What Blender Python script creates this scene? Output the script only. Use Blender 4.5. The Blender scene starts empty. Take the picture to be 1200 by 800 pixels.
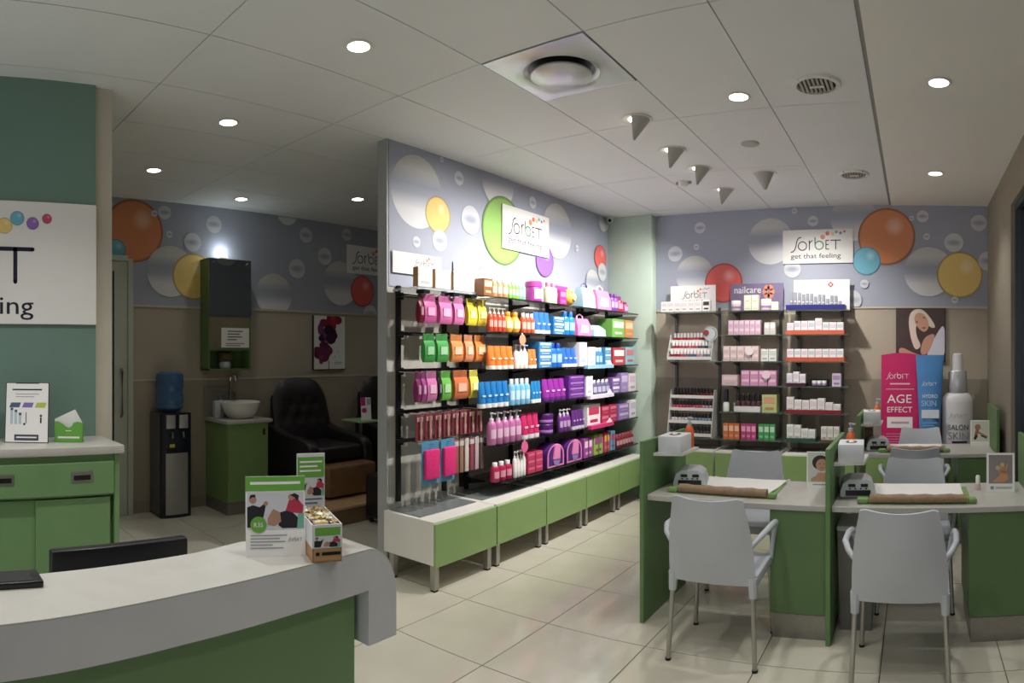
import bpy, bmesh, math, random
from mathutils import Vector, Matrix

# ---------------------------------------------------------------- camera, world, exposure
sc = bpy.context.scene
col = sc.collection
PI = math.pi
EYE = 1.532
cam_data = bpy.data.cameras.new('camera')
cam = bpy.data.objects.new('camera', cam_data)
col.objects.link(cam)
cam.location = (0, 0, EYE)
# the photograph is a hand-held sweep panorama: a cylindrical picture about 91 degrees wide
FPX, XV, YH = 754.7, 1071.8, 413.4
cam_data.type = 'PANO'
cam_data.panorama_type = 'CENTRAL_CYLINDRICAL'
cam_data.central_cylindrical_radius = 1.0
cam_data.central_cylindrical_range_u_min = -600 / FPX
cam_data.central_cylindrical_range_u_max = 600 / FPX
cam_data.central_cylindrical_range_v_min = (YH - 800) / FPX
cam_data.central_cylindrical_range_v_max = YH / FPX
cam.rotation_euler = (PI / 2, 0, (XV - 600) / FPX)
cam_data.clip_start = 0.02
sc.camera = cam

world = bpy.data.worlds.new('mall_light')
sc.world = world
world.use_nodes = True
world.node_tree.nodes['Background'].inputs[0].default_value = (0.86, 0.88, 0.90, 1)
world.node_tree.nodes['Background'].inputs[1].default_value = 0.52

sc.view_settings.view_transform = 'Standard'
sc.view_settings.look = 'None'
sc.view_settings.exposure = 0.52
sc.view_settings.gamma = 1.0
sc.view_settings.use_curve_mapping = False
DOWN_W = 24.0     # recessed downlights, watts each
SPOT_W = 118.0    # adjustable spots, watts each

# ---------------------------------------------------------------- materials
def lin(c):
    c = c / 255.0
    return c / 12.92 if c <= 0.04045 else ((c + 0.055) / 1.055) ** 2.4
def rgb(c):
    return (lin(c[0]), lin(c[1]), lin(c[2]), 1.0)
MATS = {}
def mat(name, c, rough=0.5, metal=0.0, var=0.06, scale=6.0, bump=0.0, bscale=80.0, spec=0.5, trans=0.0, alpha=1.0, coat=0.0):
    if name in MATS:
        return MATS[name]
    m = bpy.data.materials.new(name)
    m.use_nodes = True
    nt = m.node_tree
    b = nt.nodes['Principled BSDF']
    base = rgb(c)
    b.inputs['Roughness'].default_value = rough
    b.inputs['Metallic'].default_value = metal
    b.inputs['Specular IOR Level'].default_value = spec
    b.inputs['Transmission Weight'].default_value = trans
    b.inputs['Alpha'].default_value = alpha
    b.inputs['Coat Weight'].default_value = coat
    tc = nt.nodes.new('ShaderNodeTexCoord')
    if var > 0:
        n = nt.nodes.new('ShaderNodeTexNoise')
        n.inputs['Scale'].default_value = scale
        n.inputs['Detail'].default_value = 4
        nt.links.new(tc.outputs['Object'], n.inputs['Vector'])
        r = nt.nodes.new('ShaderNodeValToRGB')
        r.color_ramp.elements[0].position = 0.3
        r.color_ramp.elements[1].position = 0.7
        r.color_ramp.elements[0].color = tuple(x * (1 - var) for x in base[:3]) + (1,)
        r.color_ramp.elements[1].color = tuple(min(1, x * (1 + var)) for x in base[:3]) + (1,)
        nt.links.new(n.outputs['Fac'], r.inputs['Fac'])
        nt.links.new(r.outputs['Color'], b.inputs['Base Color'])
    else:
        b.inputs['Base Color'].default_value = base
    if bump > 0:
        n2 = nt.nodes.new('ShaderNodeTexNoise')
        n2.inputs['Scale'].default_value = bscale
        n2.inputs['Detail'].default_value = 3
        nt.links.new(tc.outputs['Object'], n2.inputs['Vector'])
        bp = nt.nodes.new('ShaderNodeBump')
        bp.inputs['Strength'].default_value = bump
        bp.inputs['Distance'].default_value = 0.004
        nt.links.new(n2.outputs['Fac'], bp.inputs['Height'])
        nt.links.new(bp.outputs['Normal'], b.inputs['Normal'])
    MATS[name] = m
    return m
def flat(c, rough=0.45):
    g = 0.3 * c[0] + 0.59 * c[1] + 0.11 * c[2]
    c = tuple(int(x + (g - x) * 0.13) for x in c)     # printed inks are a little dull
    return mat('coat_%d_%d_%d_%d' % (*c, int(rough * 100)), c, rough, var=0.03)
def emit(name, c, s):
    if name in MATS:
        return MATS[name]
    m = bpy.data.materials.new(name)
    m.use_nodes = True
    b = m.node_tree.nodes['Principled BSDF']
    b.inputs['Base Color'].default_value = rgb(c)
    b.inputs['Emission Color'].default_value = rgb(c)
    b.inputs['Emission Strength'].default_value = s
    MATS[name] = m
    return m
def print_bubble(name, c, glass=False):
    """flat printed ball: unit-disc object coordinates; its shading is part of the printed artwork"""
    m = bpy.data.materials.new(name)
    m.use_nodes = True
    nt = m.node_tree
    b = nt.nodes['Principled BSDF']
    b.inputs['Roughness'].default_value = 0.45
    tc = nt.nodes.new('ShaderNodeTexCoord')
    if glass:
        sp = nt.nodes.new('ShaderNodeSeparateXYZ')
        nt.links.new(tc.outputs['Object'], sp.inputs[0])
        mr = nt.nodes.new('ShaderNodeMapRange')
        mr.inputs['From Min'].default_value = -1
        mr.inputs['From Max'].default_value = 1
        nt.links.new(sp.outputs['Y'], mr.inputs['Value'])
        r = nt.nodes.new('ShaderNodeValToRGB')
        nt.links.new(mr.outputs[0], r.inputs['Fac'])
        e = r.color_ramp.elements
        e[0].position, e[0].color = 0.0, rgb((226, 226, 228))
        e[1].position, e[1].color = 1.0, rgb((200, 200, 196))
        for p, cc in ((0.26, (222, 222, 225)), (0.47, (168, 172, 187)), (0.60, (162, 167, 182)), (0.80, (204, 204, 201))):
            k = e.new(p); k.color = rgb(cc)
        nt.links.new(r.outputs['Color'], b.inputs['Base Color'])
    else:
        d = nt.nodes.new('ShaderNodeVectorMath'); d.operation = 'DISTANCE'
        nt.links.new(tc.outputs['Object'], d.inputs[0])
        d.inputs[1].default_value = (0.28, 0.36, 0)
        r = nt.nodes.new('ShaderNodeValToRGB')
        nt.links.new(d.outputs['Value'], r.inputs['Fac'])
        e = r.color_ramp.elements
        lt = tuple(min(255, int(x + (255 - x) * 0.45)) for x in c)
        dk = tuple(int(x * 0.72) for x in c)
        e[0].position, e[0].color = 0.0, rgb(lt)
        e[1].position, e[1].color = 1.0, rgb(c)
        k = e.new(0.38); k.color = rgb(c)
        ln = nt.nodes.new('ShaderNodeVectorMath'); ln.operation = 'LENGTH'
        nt.links.new(tc.outputs['Object'], ln.inputs[0])
        gt = nt.nodes.new('ShaderNodeMapRange')
        gt.inputs['From Min'].default_value = 0.90
        gt.inputs['From Max'].default_value = 0.97
        nt.links.new(ln.outputs['Value'], gt.inputs['Value'])
        mx = nt.nodes.new('ShaderNodeMix'); mx.data_type = 'RGBA'
        nt.links.new(gt.outputs[0], mx.inputs['Factor'])
        nt.links.new(r.outputs['Color'], mx.inputs['A'])
        mx.inputs['B'].default_value = rgb(dk)
        nt.links.new(mx.outputs['Result'], b.inputs['Base Color'])
    MATS[name] = m
    return m

def small_bubble(name):
    m = bpy.data.materials.new(name)
    m.use_nodes = True
    nt = m.node_tree
    b = nt.nodes['Principled BSDF']
    b.inputs['Roughness'].default_value = 0.45
    tc = nt.nodes.new('ShaderNodeTexCoord')
    mp = nt.nodes.new('ShaderNodeMapping')
    mp.inputs['Scale'].default_value = (0.95, 2.3, 1)
    ln = nt.nodes.new('ShaderNodeVectorMath'); ln.operation = 'LENGTH'
    nt.links.new(tc.outputs['Object'], mp.inputs['Vector'])
    nt.links.new(mp.outputs['Vector'], ln.inputs[0])
    r = nt.nodes.new('ShaderNodeValToRGB')
    nt.links.new(ln.outputs['Value'], r.inputs['Fac'])
    r.color_ramp.elements[0].position, r.color_ramp.elements[0].color = 0.30, rgb((164, 169, 184))
    r.color_ramp.elements[1].position, r.color_ramp.elements[1].color = 1.0, rgb((208, 210, 214))
    nt.links.new(r.outputs['Color'], b.inputs['Base Color'])
    MATS[name] = m

M_CEIL = mat('ceiling_tile', (232, 234, 233), 0.7, var=0.02, scale=2, bump=0.05, bscale=120)
M_SOFF = mat('plasterboard', (242, 239, 231), 0.75, var=0.02, scale=1)
M_JOINT = mat('ceiling_joint', (150, 150, 148), 0.8, var=0)
M_FLOOR = mat('porcelain_tile', (208, 203, 186), 0.10, var=0.05, scale=3.0, spec=0.5)
M_GROUT = mat('grout', (112, 102, 84), 0.9, var=0.05)
M_TAUPE = mat('taupe_paint', (176, 165, 148), 0.75, var=0.03, scale=2)
M_TAUPE2 = mat('taupe_tile', (150, 141, 125), 0.5, var=0.04, scale=3)
M_BAND = mat('band_print', (166, 170, 185), 0.5, var=0.03, scale=1.2)
M_SAGE = mat('sage_paint', (112, 140, 128), 0.7, var=0.04, scale=1.5)
M_PILL = mat('pale_green_paint', (196, 214, 198), 0.6, var=0.02)
M_CREAM = mat('cream_trim', (196, 188, 172), 0.6, var=0.02)
M_GREEN = mat('green_laminate', (114, 148, 100), 0.42, var=0.05, scale=5)
M_DGREEN = mat('green_board', (94, 124, 78), 0.42, var=0.05, scale=5)
M_WHITE = mat('white_laminate', (226, 224, 216), 0.35, var=0.02)
M_STONE = mat('cream_stone', (191, 188, 181), 0.28, var=0.04, scale=14)
M_GREYST = mat('grey_fascia', (206, 206, 208), 0.4, var=0.03, scale=8)
M_BLACK = mat('black_plastic', (22, 22, 24), 0.35, var=0.05)
M_DARK = mat('dark_metal', (38, 38, 40), 0.4, 0.6, var=0.03)
M_ALU = mat('aluminium', (176, 174, 166), 0.35, 0.8, var=0.03)
M_CHROME = mat('chrome', (210, 210, 212), 0.12, 1.0, var=0)
M_STEEL = mat('brushed_steel', (150, 146, 138), 0.35, 0.7, var=0.06, scale=30)
M_PLAST = mat('white_plastic', (188, 192, 198), 0.35, var=0.02)
M_PAPER = mat('white_paper', (236, 234, 230), 0.7, var=0.01)
M_CERAM = mat('white_ceramic', (236, 234, 228), 0.12, var=0)
M_LEATH = mat('black_leather', (36, 32, 35), 0.38, var=0.12, scale=25, bump=0.25, bscale=140)
M_BROWN = mat('brown_leather', (132, 98, 66), 0.5, var=0.10, scale=12, bump=0.15)
M_WOOD = mat('light_wood', (198, 164, 122), 0.45, var=0.10, scale=9)
M_WOODD = mat('wood_edge', (126, 102, 76), 0.5, var=0.10, scale=9)
M_KRAFT = mat('kraft_card', (176, 138, 96), 0.8, var=0.05)
M_TOWEL = mat('tan_towel', (156, 130, 104), 0.95, var=0.14, scale=40, bump=0.5, bscale=220)
M_MATGR = mat('green_mat', (120, 158, 90), 0.7, var=0.06)
M_GLASS = mat('clear_glass', (235, 245, 242), 0.03, var=0, trans=1.0)
M_SHELF = mat('smoked_shelf_glass', (16, 20, 20), 0.08, var=0, spec=0.6, alpha=0.62)
M_SHELFG = mat('green_edge_shelf', (112, 136, 126), 0.12, var=0, spec=0.5, alpha=0.38)
M_TOPGL = mat('grey_glass_top', (120, 126, 126), 0.10, var=0.05, scale=4)
M_MIRROR = mat('mirror', (205, 215, 215), 0.02, 1.0, var=0)
M_WATER = mat('blue_bottle_plastic', (84, 128, 176), 0.08, var=0.10, trans=0.35)
M_INK = mat('dark_ink', (52, 48, 64), 0.8, var=0, spec=0.1)
M_NAVY = mat('navy_plastic', (24, 30, 48), 0.3, var=0.03)

# ---------------------------------------------------------------- mesh builder
class MB:
    def __init__(self, M=None):
        self.v, self.f, self.mi, self.M = [], [], [], M or Matrix.Identity(4)
    def add(self, vs, fs, mi=0):
        o = len(self.v)
        self.v += [tuple(self.M @ Vector(p)) for p in vs]
        self.f += [tuple(i + o for i in q) for q in fs]
        self.mi += [mi] * len(fs)
        return self
    def box(self, x0, x1, y0, y1, z0, z1, mi=0):
        v = [(x0, y0, z0), (x1, y0, z0), (x1, y1, z0), (x0, y1, z0), (x0, y0, z1), (x1, y0, z1), (x1, y1, z1), (x0, y1, z1)]
        return self.add(v, [(0, 3, 2, 1), (4, 5, 6, 7), (0, 1, 5, 4), (1, 2, 6, 5), (2, 3, 7, 6), (3, 0, 4, 7)], mi)
    def rbox(self, x0, x1, y0, y1, z0, z1, r=0.01, seg=2, mi=0):
        bm = bmesh.new()
        bmesh.ops.create_cube(bm, size=1)
        for p in bm.verts:
            p.co = Vector(((x0 + x1) / 2 + p.co.x * (x1 - x0), (y0 + y1) / 2 + p.co.y * (y1 - y0), (z0 + z1) / 2 + p.co.z * (z1 - z0)))
        r = min(r, 0.49 * min(abs(x1 - x0), abs(y1 - y0), abs(z1 - z0)))
        bmesh.ops.bevel(bm, geom=bm.edges[:], offset=r, segments=seg, profile=0.5, affect='EDGES')
        bm.verts.index_update()
        vs = [tuple(p.co) for p in bm.verts]
        fs = [tuple(q.index for q in f.verts) for f in bm.faces]
        bm.free()
        return self.add(vs, fs, mi)
    def loft(self, rings, cap=True, mi=0, closed=True):
        n = len(rings[0])
        vs = [p for r in rings for p in r]
        fs = []
        for i in range(len(rings) - 1):
            for j in range(n if closed else n - 1):
                k = (j + 1) % n
                fs.append((i * n + j, i * n + k, (i + 1) * n + k, (i + 1) * n + j))
        if cap:
            fs.append(tuple(range(n - 1, -1, -1)))
            b = (len(rings) - 1) * n
            fs.append(tuple(b + j for j in range(n)))
        return self.add(vs, fs, mi)
    def lathe(self, prof, seg=16, cx=0, cy=0, mi=0, cap=True, sx=1, sy=1):
        rings = [[(cx + r * sx * math.cos(2 * PI * j / seg), cy + r * sy * math.sin(2 * PI * j / seg), z) for j in range(seg)] for r, z in prof]
        return self.loft(rings, cap, mi)
    def tube(self, pts, r, seg=8, mi=0):
        pts = [Vector(p) for p in pts]
        rings = []
        up = Vector((0, 0, 1))
        for i, p in enumerate(pts):
            d = (pts[min(i + 1, len(pts) - 1)] - pts[max(i - 1, 0)]).normalized()
            a = d.cross(up)
            if a.length < 1e-3:
                a = d.cross(Vector((0, 1, 0)))
            a.normalize()
            b = d.cross(a).normalized()
            rr = r[i] if isinstance(r, (list, tuple)) else r
            rings.append([tuple(p + rr * (math.cos(2 * PI * j / seg) * a + math.sin(2 * PI * j / seg) * b)) for j in range(seg)])
        return self.loft(rings, True, mi)
    def prism(self, poly, axis, a, b, mi=0):
        def P(q, t):
            return (t, q[0], q[1]) if axis == 'x' else ((q[0], t, q[1]) if axis == 'y' else (q[0], q[1], t))
        n = len(poly)
        vs = [P(q, a) for q in poly] + [P(q, b) for q in poly]
        fs = [tuple(range(n - 1, -1, -1)), tuple(range(n, 2 * n))] + [(j, (j + 1) % n, n + (j + 1) % n, n + j) for j in range(n)]
        return self.add(vs, fs, mi)
    def sheet(self, grid, thick, mi=0):
        """closed shell from a grid of points, thickened along its normals"""
        R, C = len(grid), len(grid[0])
        G = [[Vector(p) for p in row] for row in grid]
        back = []
        for i in range(R):
            row = []
            for j in range(C):
                du = G[i][min(j + 1, C - 1)] - G[i][max(j - 1, 0)]
                dv = G[min(i + 1, R - 1)][j] - G[max(i - 1, 0)][j]
                n = du.cross(dv)
                n = n.normalized() if n.length > 1e-9 else Vector((0, 0, 1))
                row.append(G[i][j] - n * thick)
            back.append(row)
        vs = [tuple(p) for row in G for p in row] + [tuple(p) for row in back for p in row]
        N = R * C
        fs = []
        for i in range(R - 1):
            for j in range(C - 1):
                a = i * C + j
                fs.append((a, a + 1, a + C + 1, a + C))
                fs.append((N + a, N + a + C, N + a + C + 1, N + a + 1))
        edge = [j for j in range(C)] + [i * C + C - 1 for i in range(1, R)] + [(R - 1) * C + j for j in range(C - 2, -1, -1)] + [i * C for i in range(R - 2, 0, -1)]
        for k in range(len(edge)):
            a, b = edge[k], edge[(k + 1) % len(edge)]
            fs.append((a, N + a, N + b, b))
        return self.add(vs, fs, mi)
    def mesh(self, name, mats, smooth=35):
        me = bpy.data.meshes.new(name)
        me.from_pydata(self.v, [], self.f)
        for m in (mats if isinstance(mats, (list, tuple)) else [mats]):
            me.materials.append(m)
        me.polygons.foreach_set('material_index', self.mi)
        if smooth:
            me.polygons.foreach_set('use_smooth', [True] * len(self.f))
            me.update()
            me.set_sharp_from_angle(angle=math.radians(smooth))
        bm = bmesh.new(); bm.from_mesh(me)
        bmesh.ops.recalc_face_normals(bm, faces=bm.faces[:])
        bm.to_mesh(me); bm.free()
        me.update()
        return me
    def build(self, name, mats, parent=None, loc=(0, 0, 0), rz=0, smooth=35):
        return link(name, self.mesh(name, mats, smooth), parent, loc, rz)
def link(name, me, parent=None, loc=(0, 0, 0), rz=0):
    o = bpy.data.objects.new(name, me)
    col.objects.link(o)
    o.parent = parent
    o.location = loc
    o.rotation_euler = (0, 0, rz)
    return o
def tag(o, label=None, cat=None, group=None, kind=None):
    if label: o['label'] = label
    if cat: o['category'] = cat
    if group: o['group'] = group
    if kind: o['kind'] = kind
    return o
def thing(name, label, cat, loc=(0, 0, 0), rz=0, group=None):
    o = bpy.data.objects.new(name, None)
    o.empty_display_size = 0.05
    col.objects.link(o)
    o.location = loc
    o.rotation_euler = (0, 0, rz)
    return tag(o, label, cat, group)
def struct(name, mb, m, label=None, parent=None, smooth=35):
    o = mb.build(name, m, parent, smooth=smooth)
    o['kind'] = 'structure'
    if label: o['label'] = label
    return o
def copy_tree(o, parent=None):
    c = o.copy(); col.objects.link(c); c.parent = parent
    for ch in list(o.children):
        copy_tree(ch, c)
    return c

# -------- flat prints on a plane: frame = (origin, u, v, n)
def fmat(fr):
    o, u, v, n = (Vector(x) for x in fr)
    return Matrix(((u.x, v.x, n.x, o.x), (u.y, v.y, n.y, o.y), (u.z, v.z, n.z, o.z), (0, 0, 0, 1)))
def clip(poly, box):
    for ax, lim, sg in ((0, box[0], 1), (0, box[1], -1), (1, box[2], 1), (1, box[3], -1)):
        out = []
        for i in range(len(poly)):
            p, q = poly[i - 1], poly[i]
            ip, iq = (p[ax] - lim) * sg >= 0, (q[ax] - lim) * sg >= 0
            if ip != iq:
                t = (lim - p[ax]) / (q[ax] - p[ax])
                out.append((p[0] + t * (q[0] - p[0]), p[1] + t * (q[1] - p[1])))
            if iq:
                out.append(q)
        poly = out
        if not poly:
            return []
    return poly
def circle(cu, cv, r, n=40, ry=None):
    return [(cu + r * math.cos(2 * PI * k / n), cv + (ry or r) * math.sin(2 * PI * k / n)) for k in range(n)]
def bubble(fr, cu, cv, r, m, box, off, parent, name='printed_bubble'):
    poly = clip(circle(cu, cv, r), box)
    if len(poly) < 3:
        return
    vs = [((a - cu) / r, (b - cv) / r, 0) for a, b in poly]
    mb = MB().add(vs, [tuple(range(len(vs)))])
    o = mb.build(name, m, parent, smooth=0)
    o.matrix_local = fmat(fr) @ Matrix.Translation((cu, cv, off)) @ Matrix.Diagonal((r, r, 1, 1))
    return o
def poly_print(name, fr, polys, m, off, parent):
    mb = MB(fmat(fr))
    for p in polys:
        mb.add([(a, b, off) for a, b in p], [tuple(range(len(p)))])
    return mb.build(name, m, parent, smooth=0)
def stroke(pts, w, n=10):
    out = []
    for i in range(len(pts) - 1):
        (a, b), (c, d) = pts[i], pts[i + 1]
        L = math.hypot(c - a, d - b) or 1e-9
        nx, ny = -(d - b) / L * w / 2, (c - a) / L * w / 2
        out.append([(a + nx, b + ny), (a - nx, b - ny), (c - nx, d - ny), (c + nx, d + ny)])
    out += [circle(a, b, w / 2, n) for a, b in pts]
    return out
def ring(cu, cv, r, w, n=28):
    P, Q = circle(cu, cv, r + w / 2, n), circle(cu, cv, r - w / 2, n)
    return [[P[k], P[(k + 1) % n], Q[(k + 1) % n], Q[k]] for k in range(n)]
def rect(u0, u1, v0, v1):
    return [(u0, v0), (u1, v0), (u1, v1), (u0, v1)]
def text_mesh(body, size, align='CENTER', extrude=0.0):
    cu = bpy.data.curves.new('lettering', 'FONT')
    cu.body = body; cu.size = size; cu.align_x = align; cu.extrude = extrude
    cu.resolution_u = 3; cu.offset = 0.003
    o = bpy.data.objects.new('lettering', cu)
    col.objects.link(o)
    bpy.context.view_layer.update()
    me = bpy.data.meshes.new_from_object(o.evaluated_get(bpy.context.evaluated_depsgraph_get()))
    bpy.data.objects.remove(o)
    return me
TXT = {}
def text(name, body, fr, cu, cv, size, m, off, parent, align='CENTER', width=None, squash=1.0):
    key = (body, align)
    if key not in TXT:
        TXT[key] = text_mesh(body, 1.0, align)
    me = TXT[key].copy()
    xs = [p.co.x for p in me.vertices]
    w0 = max(xs) - min(xs)
    sx = (width / w0) if width else size * squash
    me.materials.clear(); me.materials.append(m)
    o = bpy.data.objects.new(name, me); col.objects.link(o); o.parent = parent
    o.matrix_local = fmat(fr) @ Matrix.Translation((cu, cv, off)) @ Matrix.Diagonal((sx, size, 1, 1))
    return o
def logo(fr, cu, cv, W, off, parent, ink=None, dots=True, tagline='get that feeling', ds=1.0, wt=1.0):
    """the shop's wordmark; drawn in a 620-unit-wide design space"""
    ink = ink or M_INK
    def q(px, py):
        return (cu + (px - 590) / 620 * W, cv + (485 - py) / 620 * W)
    s = W / 620
    letters = [
        stroke([q(*p) for p in ((284, 556), (305, 552), (326, 532), (338, 500), (346, 455), (356, 420), (374, 398), (398, 392))], 11 * s * wt),
        ring(*q(415, 490), 48 * s, 11 * s * wt),
        stroke([q(495, 432), q(495, 535)], 11 * s * wt) + stroke([q(495, 470), q(506, 446), q(530, 432)], 10 * s * wt),
        stroke([q(560, 398), q(560, 490)], 11 * s * wt),
        stroke([q(716, 432), q(685, 432), q(685, 530), q(716, 530)], 10 * s * wt) + stroke([q(685, 480), q(712, 480)], 10 * s * wt),
        stroke([q(740, 432), q(850, 432)], 11 * s * wt) + stroke([q(796, 432), q(796, 532)], 11 * s * wt)]
    for S in letters:
        poly_print('letter', fr, S, ink, off, parent)
    poly_print('green_letter_ring', fr, ring(*q(608, 486), 46 * s, 15 * s), flat((92, 148, 104)) if dots else ink, off + 0.0004, parent)
    if dots:
        for (px, py, r, c) in ((648, 392, 27, 'ball_orange'), (702, 354, 23, 'ball_red'), (762, 362, 19, 'ball_yellow'), (802, 338, 17, 'ball_blue'), (850, 352, 15, 'ball_purple'), (895, 336, 12, 'ball_pink')):
            a, b = q(px, py)
            bubble(fr, a, b, r * s * ds, MATS[c], (-99, 99, -99, 99), off + 0.0006, parent, 'logo_ball')
    if tagline:
        text('tagline', tagline, fr, *q(567, 630), 78 * s, ink, off, parent, width=572 * s)
for nm, c in (('orange', (220, 142, 98)), ('red', (232, 106, 100)), ('yellow', (240, 208, 128)), ('blue', (116, 186, 208)), ('purple', (150, 108, 190)), ('pink', (205, 80, 120)), ('green', (150, 192, 104))):
    print_bubble('ball_' + nm, c)
print_bubble('ball_glass', (220, 220, 220), True)
small_bubble('ball_small')

# ---------------------------------------------------------------- room shell
CZ = 3.006
XL, XR, YB, YF = -5.77, 0.73, 6.42, -1.5
XP = -3.24
# floor with single porcelain tiles
fl = struct('floor', MB().box(XL - 0.2, XR + 0.2, YF, YB + 0.2, -0.12, -0.004), M_GROUT, 'cream porcelain tiled shop floor')
full = None
def cells(g0, step, lo, hi):
    k = math.floor((lo - g0) / step)
    out = []
    while g0 + k * step < hi - 1e-6:
        a, b = max(lo, g0 + k * step), min(hi, g0 + (k + 1) * step)
        if b - a > 0.02:
            out.append((a, b))
        k += 1
    return out
TILE = {}
def tile(name, x0, x1, y0, y1, z0, z1, gap, m, parent, bev=0.002):
    key = (name, round(x1 - x0, 3), round(y1 - y0, 3))
    w, d = (x1 - x0) / 2 - gap / 2, (y1 - y0) / 2 - gap / 2
    if key not in TILE:
        TILE[key] = MB().box(-w, w, -d, d, z0, z1).mesh(name, m, 0)
    return link(name, TILE[key], parent, ((x0 + x1) / 2, (y0 + y1) / 2, 0))
for (x0, x1) in cells(-2.566, 0.6, XL, XR):
    for (y0, y1) in cells(2.473, 0.6, YF, YB):
        tile('floor_tile', x0, x1, y0, y1, -0.012, 0.0, 0.006, M_FLOOR, fl)
# ceiling: suspended tiles left of the soffit, plain board right of it
ce = struct('ceiling', MB().box(XL - 0.2, XR + 0.2, YF, YB + 0.2, CZ + 0.006, CZ + 0.15), M_JOINT, 'suspended ceiling of off-white tiles')
XS = -0.245
for (x0, x1) in cells(-2.653, 0.6, XL, XS):
    for (y0, y1) in cells(1.37, 1.2, YF, YB):
        if abs(x0 + 2.053) < 0.01 and abs(y0 - 2.57) < 0.01:
            tile('ceiling_tile', x0, x1, 3.17, y1, CZ, CZ + 0.012, 0.006, M_CEIL, ce)
        else:
            tile('ceiling_tile', x0, x1, y0, y1, CZ, CZ + 0.012, 0.006, M_CEIL, ce)
sf = MB().box(XS + 0.012, XR + 0.1, YF, YB, CZ - 0.006, CZ + 0.012).build('ceiling_board', M_SOFF, ce)
sf['label'] = 'smooth plasterboard strip along the shop front'

# walls
def wall_layers(name, label, mk, md=None):
    """mk(z0, z1) -> MB box of the wall between two heights"""
    w = struct(name, mk(1.27, CZ + 0.01, 0.0), M_TAUPE, label)
    t = mk(0.0, 1.27, 0.004).build('dado_panel', md or M_TAUPE2, w)
    return w
wl = wall_layers('wall_left', 'taupe wall of the pedicure area with printed bubble frieze', lambda a, b, p: MB().box(XL - 0.15, XL + p, 0.8, YB, a, b), mat('taupe_wall_tile', (164, 153, 136), 0.6, var=0.04, scale=3))
MB().box(XL, XL + 0.009, 0.8, YB, 1.262, 1.278).build('dado_trim', M_CREAM, wl)
wb = wall_layers('wall_back', 'taupe rear wall with printed bubble frieze', lambda a, b, p: MB().box(XL, XR + 0.15, YB - p, YB + 0.15, a, b))
wp = struct('wall_partition', MB().rbox(XP - 0.08, XP, 3.03, YB, 0, CZ, 0.004, 1), mat('pale_grey_partition', (176, 174, 164), 0.6, var=0.02), 'partition wall carrying the product shelves')
MB().box(XP - 0.084, XP + 0.008, 3.018, 3.032, 0.0, CZ).build('end_profile', mat('grey_profile', (168, 170, 170), 0.5, 0.2, var=0.02), wp)
wg = struct('wall_reception', MB().box(-3.55, -3.42, YF, 1.15, 0, CZ), M_CREAM, 'cream wall end behind the sage green panel')
MB().box(-3.42, -3.39, YF, 1.046, 0, CZ).build('sage_panel', M_SAGE, wg)
struct('wall_front', MB().box(XL - 0.15, -3.42, 0.68, 0.8, 0, CZ), M_TAUPE, 'wall closing the pedicure area')
pl = struct('pillar', MB().rbox(XP, -2.72, 6.28, YB, 0, CZ, 0.006, 2), M_PILL, 'pale green corner pillar beside the product shelves')
wr = struct('wall_right', MB().box(XR, XR + 0.15, 4.85, YB, 0, CZ).box(XR, XR + 0.15, YF, 4.85, 2.66, CZ), mat('grey_beige_paint', (150, 142, 124), 0.7, var=0.02), 'grey beige wall beside the shop window')
win = struct('window_1', MB().box(XR + 0.07, XR + 0.085, YF, 4.80, 0.0, 2.62), mat('dark_mall_pane', (44, 50, 56), 0.05, var=0.0), 'shop window glazing with the dark mall put into its colour')  # opaque pane: darkness of the mall outside is put into its colour
fm = mat('grey_frame_metal', (84, 90, 98), 0.35, 0.5, var=0.02)
MB().box(XR + 0.03, XR + 0.12, YF, 4.85, 2.61, 2.66).build('window_frame', fm, win)
MB().box(XR + 0.03, XR + 0.12, YF, 4.85, 0.0, 0.06).build('window_frame', fm, win)
for y in (4.80, 3.9, 2.6, 1.3, 0.0):
    MB().box(XR + 0.03, XR + 0.12, y, y + 0.05, 0.06, 2.61).build('window_frame', fm, win)
# skirting
struct('baseboard_left', MB().box(XL + 0.003, XL + 0.016, 2.14, 3.45, 0, 0.11), M_TAUPE2, 'taupe tile skirting of the pedicure wall')
struct('baseboard_back', MB().box(-2.7, XR, YB - 0.016, YB - 0.003, 0, 0.11), M_TAUPE2, 'taupe tile skirting of the rear wall')
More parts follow.
